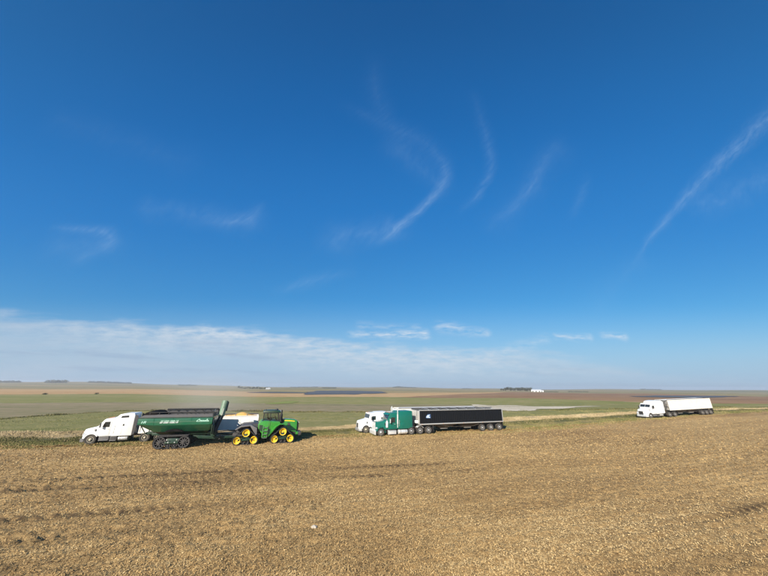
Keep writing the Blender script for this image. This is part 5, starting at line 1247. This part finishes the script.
# ------------------------------------------------------------------ distant trees and sheds
def tree_meshes(h, w, n, seed):
    r = random.Random(seed); t = MB()
    t.tube([(0, 0, -0.3), (0.05 * h * r.uniform(-.4, .4), 0, h * 0.3), (0.08 * h * r.uniform(-.5, .5), 0.03 * h, h * 0.72)], 0.035 * h, 6, 0.010 * h)
    for k in range(4):
        a = r.uniform(0, 6.28); z = h * r.uniform(0.28, 0.5); t.tube([(0, 0, z), (math.cos(a) * w * 0.25, math.sin(a) * w * 0.25, z + h * 0.16), (math.cos(a) * w * 0.4, math.sin(a) * w * 0.4, z + h * 0.32)], 0.015 * h, 5, 0.005 * h)
    tm = t.mesh('trunk', 'bark')
    co, sh = [], []
    lobes = [(r.uniform(-.28, .28) * w, r.uniform(-.28, .28) * w, h * r.uniform(0.35, 0.82), w * r.uniform(0.2, 0.34)) for _ in range(9)]
    for k in range(n):
        lx, ly, lz, lr = r.choice(lobes)
        d = Vector((r.gauss(0, 1), r.gauss(0, 1), r.gauss(0, 0.8))).normalized() * lr * r.random() ** 0.4
        c = Vector((lx, ly, lz)) + d
        if c.z < 0.1 * h: continue
        s = w * r.uniform(0.03, 0.075); a = Vector((r.gauss(0, 1), r.gauss(0, 1), r.gauss(0, 1))).normalized(); b_ = a.orthogonal().normalized()
        co += [c - a * s, c + b_ * s * 0.8, c + a * s, c - b_ * s * 0.8]; sh.append(r.random())
    return tm, np.array([tuple(p) for p in co]), np.array(sh)
TREES = []
for k in range(5):
    tm, co, sh = tree_meshes(8.0, [6.5, 5.5, 7.5, 5.0, 8.5][k], 420, 50 + k)
    o = bits_mesh('crown', co, np.arange(len(co)).reshape(-1, 4), sh, 'far_leaves'); cm = o.data; bpy.data.objects.remove(o)
    TREES.append((tm, cm))
def far_tree(x, y, s, k, label, group):
    o = put('tree', TREES[k % 5][0], None, (x, y, land1(x, y)), (0, 0, random.uniform(0, 6.28))); o.name = 'tree'
    o.scale = (s, s, s); put('crown', TREES[k % 5][1], o)
    return tag(o, label, 'tree', group)
def polar(px, dist):
    d = ray(px, 389.0); b = math.atan2(d.x, d.y); return dist * math.sin(b), dist * math.cos(b)
for k in range(24):                                       # shelter belt left of the white shed
    px = 501 + 31 * k / 23 + random.uniform(-0.6, 0.6); x, y = polar(px, 800 + random.uniform(-25, 40))
    far_tree(x, y, random.uniform(0.75, 1.05) * (0.7 if k < 3 else 1.2), k, 'dark tree in the dense farmstead grove left of the white shed', 'trees of the farmstead grove')
for k in range(20):
    px = 238.5 + 30 * k / 19; x, y = polar(px, 830 + random.uniform(-20, 30))
    far_tree(x, y, (1.0 if k == 0 else random.uniform(0.55, 0.85)), k, 'tall dark tree at the left end of the shelter belt' if k == 0 else 'dark tree in the shelter belt left of the small white house', 'trees of the shelter belt')
def tree_line(name, runs, hmul):
    co, sh = [], []
    for (p0, p1, dist, h) in runs:
        for k in range(int(90 * (p1 - p0) / 6)):
            x, y = polar(random.uniform(p0, p1), dist * random.uniform(0.97, 1.05)); z = land1(x, y)
            hh = h * random.uniform(0.35, 0.7) * (0.55 + 0.9 * (0.5 + 0.5 * math.sin(x * 0.05 + 3 * math.sin(x * 0.013))))
            for _ in range(3):
                c = Vector((x + random.gauss(0, h * 0.3), y + random.gauss(0, h * 0.3), z + hh * random.random())); s = h * random.uniform(0.08, 0.2)
                a = Vector((random.gauss(0, 1), random.gauss(0, 1), random.gauss(0, 1))).normalized(); b_ = a.orthogonal().normalized()
                co += [c - a * s, c + b_ * s, c + a * s, c - b_ * s]; sh.append(random.random())
    co = np.array([tuple(p) for p in co])
    return tag(bits_mesh(name, co, np.arange(len(co)).reshape(-1, 4), np.array(sh), 'far_leaves'), kind='stuff')
tree_line('low_windbreak', [(543, 558, 860, 3.2), (568, 588, 980, 3.2)], 1)
tree_line('far_woods', [(322, 336, 1350, 6), (-20, 18, 2300, 10), (44, 64, 2100, 14), (86, 130, 2250, 9), (178, 196, 1900, 8), (290, 318, 1900, 6), (393, 416, 1900, 9), (462, 472, 2000, 6), (640, 662, 2300, 7)], 1)
def shed(name, px, dist, L, W, H, roof, rz, label, doors):
    x, y = polar(px, dist); r_ = empty(name, (x, y, land1(x, y) - 0.1), rz); tag(r_, label, 'building')
    b = MB(); b.prism([(-W / 2, 0), (W / 2, 0), (W / 2, H), (0, H + W * 0.22), (-W / 2, H)], -L / 2, L / 2); b.build('wall', 'shed_wall', r_)
    b = MB()
    for s in (-1, 1): b.prism([(0, H + W * 0.22 + 0.05), (s * (W / 2 + 0.5), H - 0.18), (s * (W / 2 + 0.5), H - 0.02), (0, H + W * 0.22 + 0.25)], -L / 2 - 0.4, L / 2 + 0.4)
    b.build('roof', roof, r_)
    for k in range(doors): MB().box(-W / 2 - 0.08, -W / 2 - 0.01, -L / 2 + (k + 0.3) * L / doors, -L / 2 + (k + 0.75) * L / doors, 0.1, H * 0.8).build('door', 'grey_plastic', r_)
    return r_
shed('machine_shed', 536, 800, 20, 10, 2.6, 'shed_roof', R(62), 'long white machine shed with pale roof beside the farmstead grove', 3)
shed('farm_shed', 541, 840, 9, 6, 2.0, 'shed_roof', R(70), 'smaller white shed right of the long machine shed', 1)
shed('farmhouse', 268, 820, 9, 6, 2.4, 'shed_roof', R(115), 'small white house at the end of the left shelter belt', 2)
# two low bushes on the left field boundary
for i, (bx, by) in enumerate(((-220.6, 208.3), (-204.6, 227.4))):
    tm, co, sh = tree_meshes(0.6, 2.8, 220, 90 + i)
    o = put('bush', tm, None, (bx, by, land1(bx, by))); c_ = bits_mesh('foliage', co, np.arange(len(co)).reshape(-1, 4), sh, 'far_leaves'); c_.parent = o
    tag(o, ['low dark bush on the left field boundary, nearer the frame edge', 'low dark bush on the left field boundary above the first truck nose'][i], 'bush')

# ------------------------------------------------------------------ air
b = MB(); b.box(-3400, 3400, -3400, 3400, -3.0, 34.0)
hz = b.build('haze', 'white_paint'); tag(hz, kind='stuff')
hm = bpy.data.materials.new('haze_air'); hm.use_nodes = True; ht = hm.node_tree; ht.nodes.clear()
ho_ = ht.nodes.new('ShaderNodeOutputMaterial'); hv = ht.nodes.new('ShaderNodeVolumePrincipled')
hv.inputs['Color'].default_value = (0.95, 0.96, 1.0, 1); hv.inputs['Density'].default_value = 0.00026; hv.inputs['Anisotropy'].default_value = 0.2
ht.links.new(hv.outputs[0], ho_.inputs['Volume'])
hz.data.materials.clear(); hz.data.materials.append(hm)

# dust hanging behind the loading cart
dm = bpy.data.materials.new('dust_air'); dm.use_nodes = True; dt = dm.node_tree; dt.nodes.clear()
do = dt.nodes.new('ShaderNodeOutputMaterial'); dv = dt.nodes.new('ShaderNodeVolumePrincipled')
dv.inputs['Color'].default_value = (0.90, 0.88, 0.80, 1); dv.inputs['Anisotropy'].default_value = 0.0
dc = dt.nodes.new('ShaderNodeTexCoord'); dl = dt.nodes.new('ShaderNodeVectorMath'); dl.operation = 'LENGTH'
dt.links.new(dc.outputs['Object'], dl.inputs[0])
dr = NX(dt, dl.outputs['Value']).step(1.0, 0.0) * noise(dt, dc.outputs['Object'], 2.2, 3).ramp(0.3, 0.7, 0.3, 1.7) * 0.011
dt.links.new(dr.s, dv.inputs['Density'])
dt.links.new(dv.outputs[0], do.inputs['Volume'])
for (x, y, z, rx, ry, rz_) in ((-24, 47, 3.2, 9, 8, 3.4), (-34, 62, 4.0, 15, 12, 5.0), (-47, 85, 5.0, 20, 17, 6.5)):
    bm = bmesh.new(); bmesh.ops.create_icosphere(bm, subdivisions=4, radius=1.0)
    me = bpy.data.meshes.new('dust_cloud'); bm.to_mesh(me); bm.free(); me.materials.append(dm)
    o = put('dust_cloud', me, None, (x, y, z), (0, 0, R(-25))); o.scale = (rx, ry, rz_); tag(o, kind='stuff')
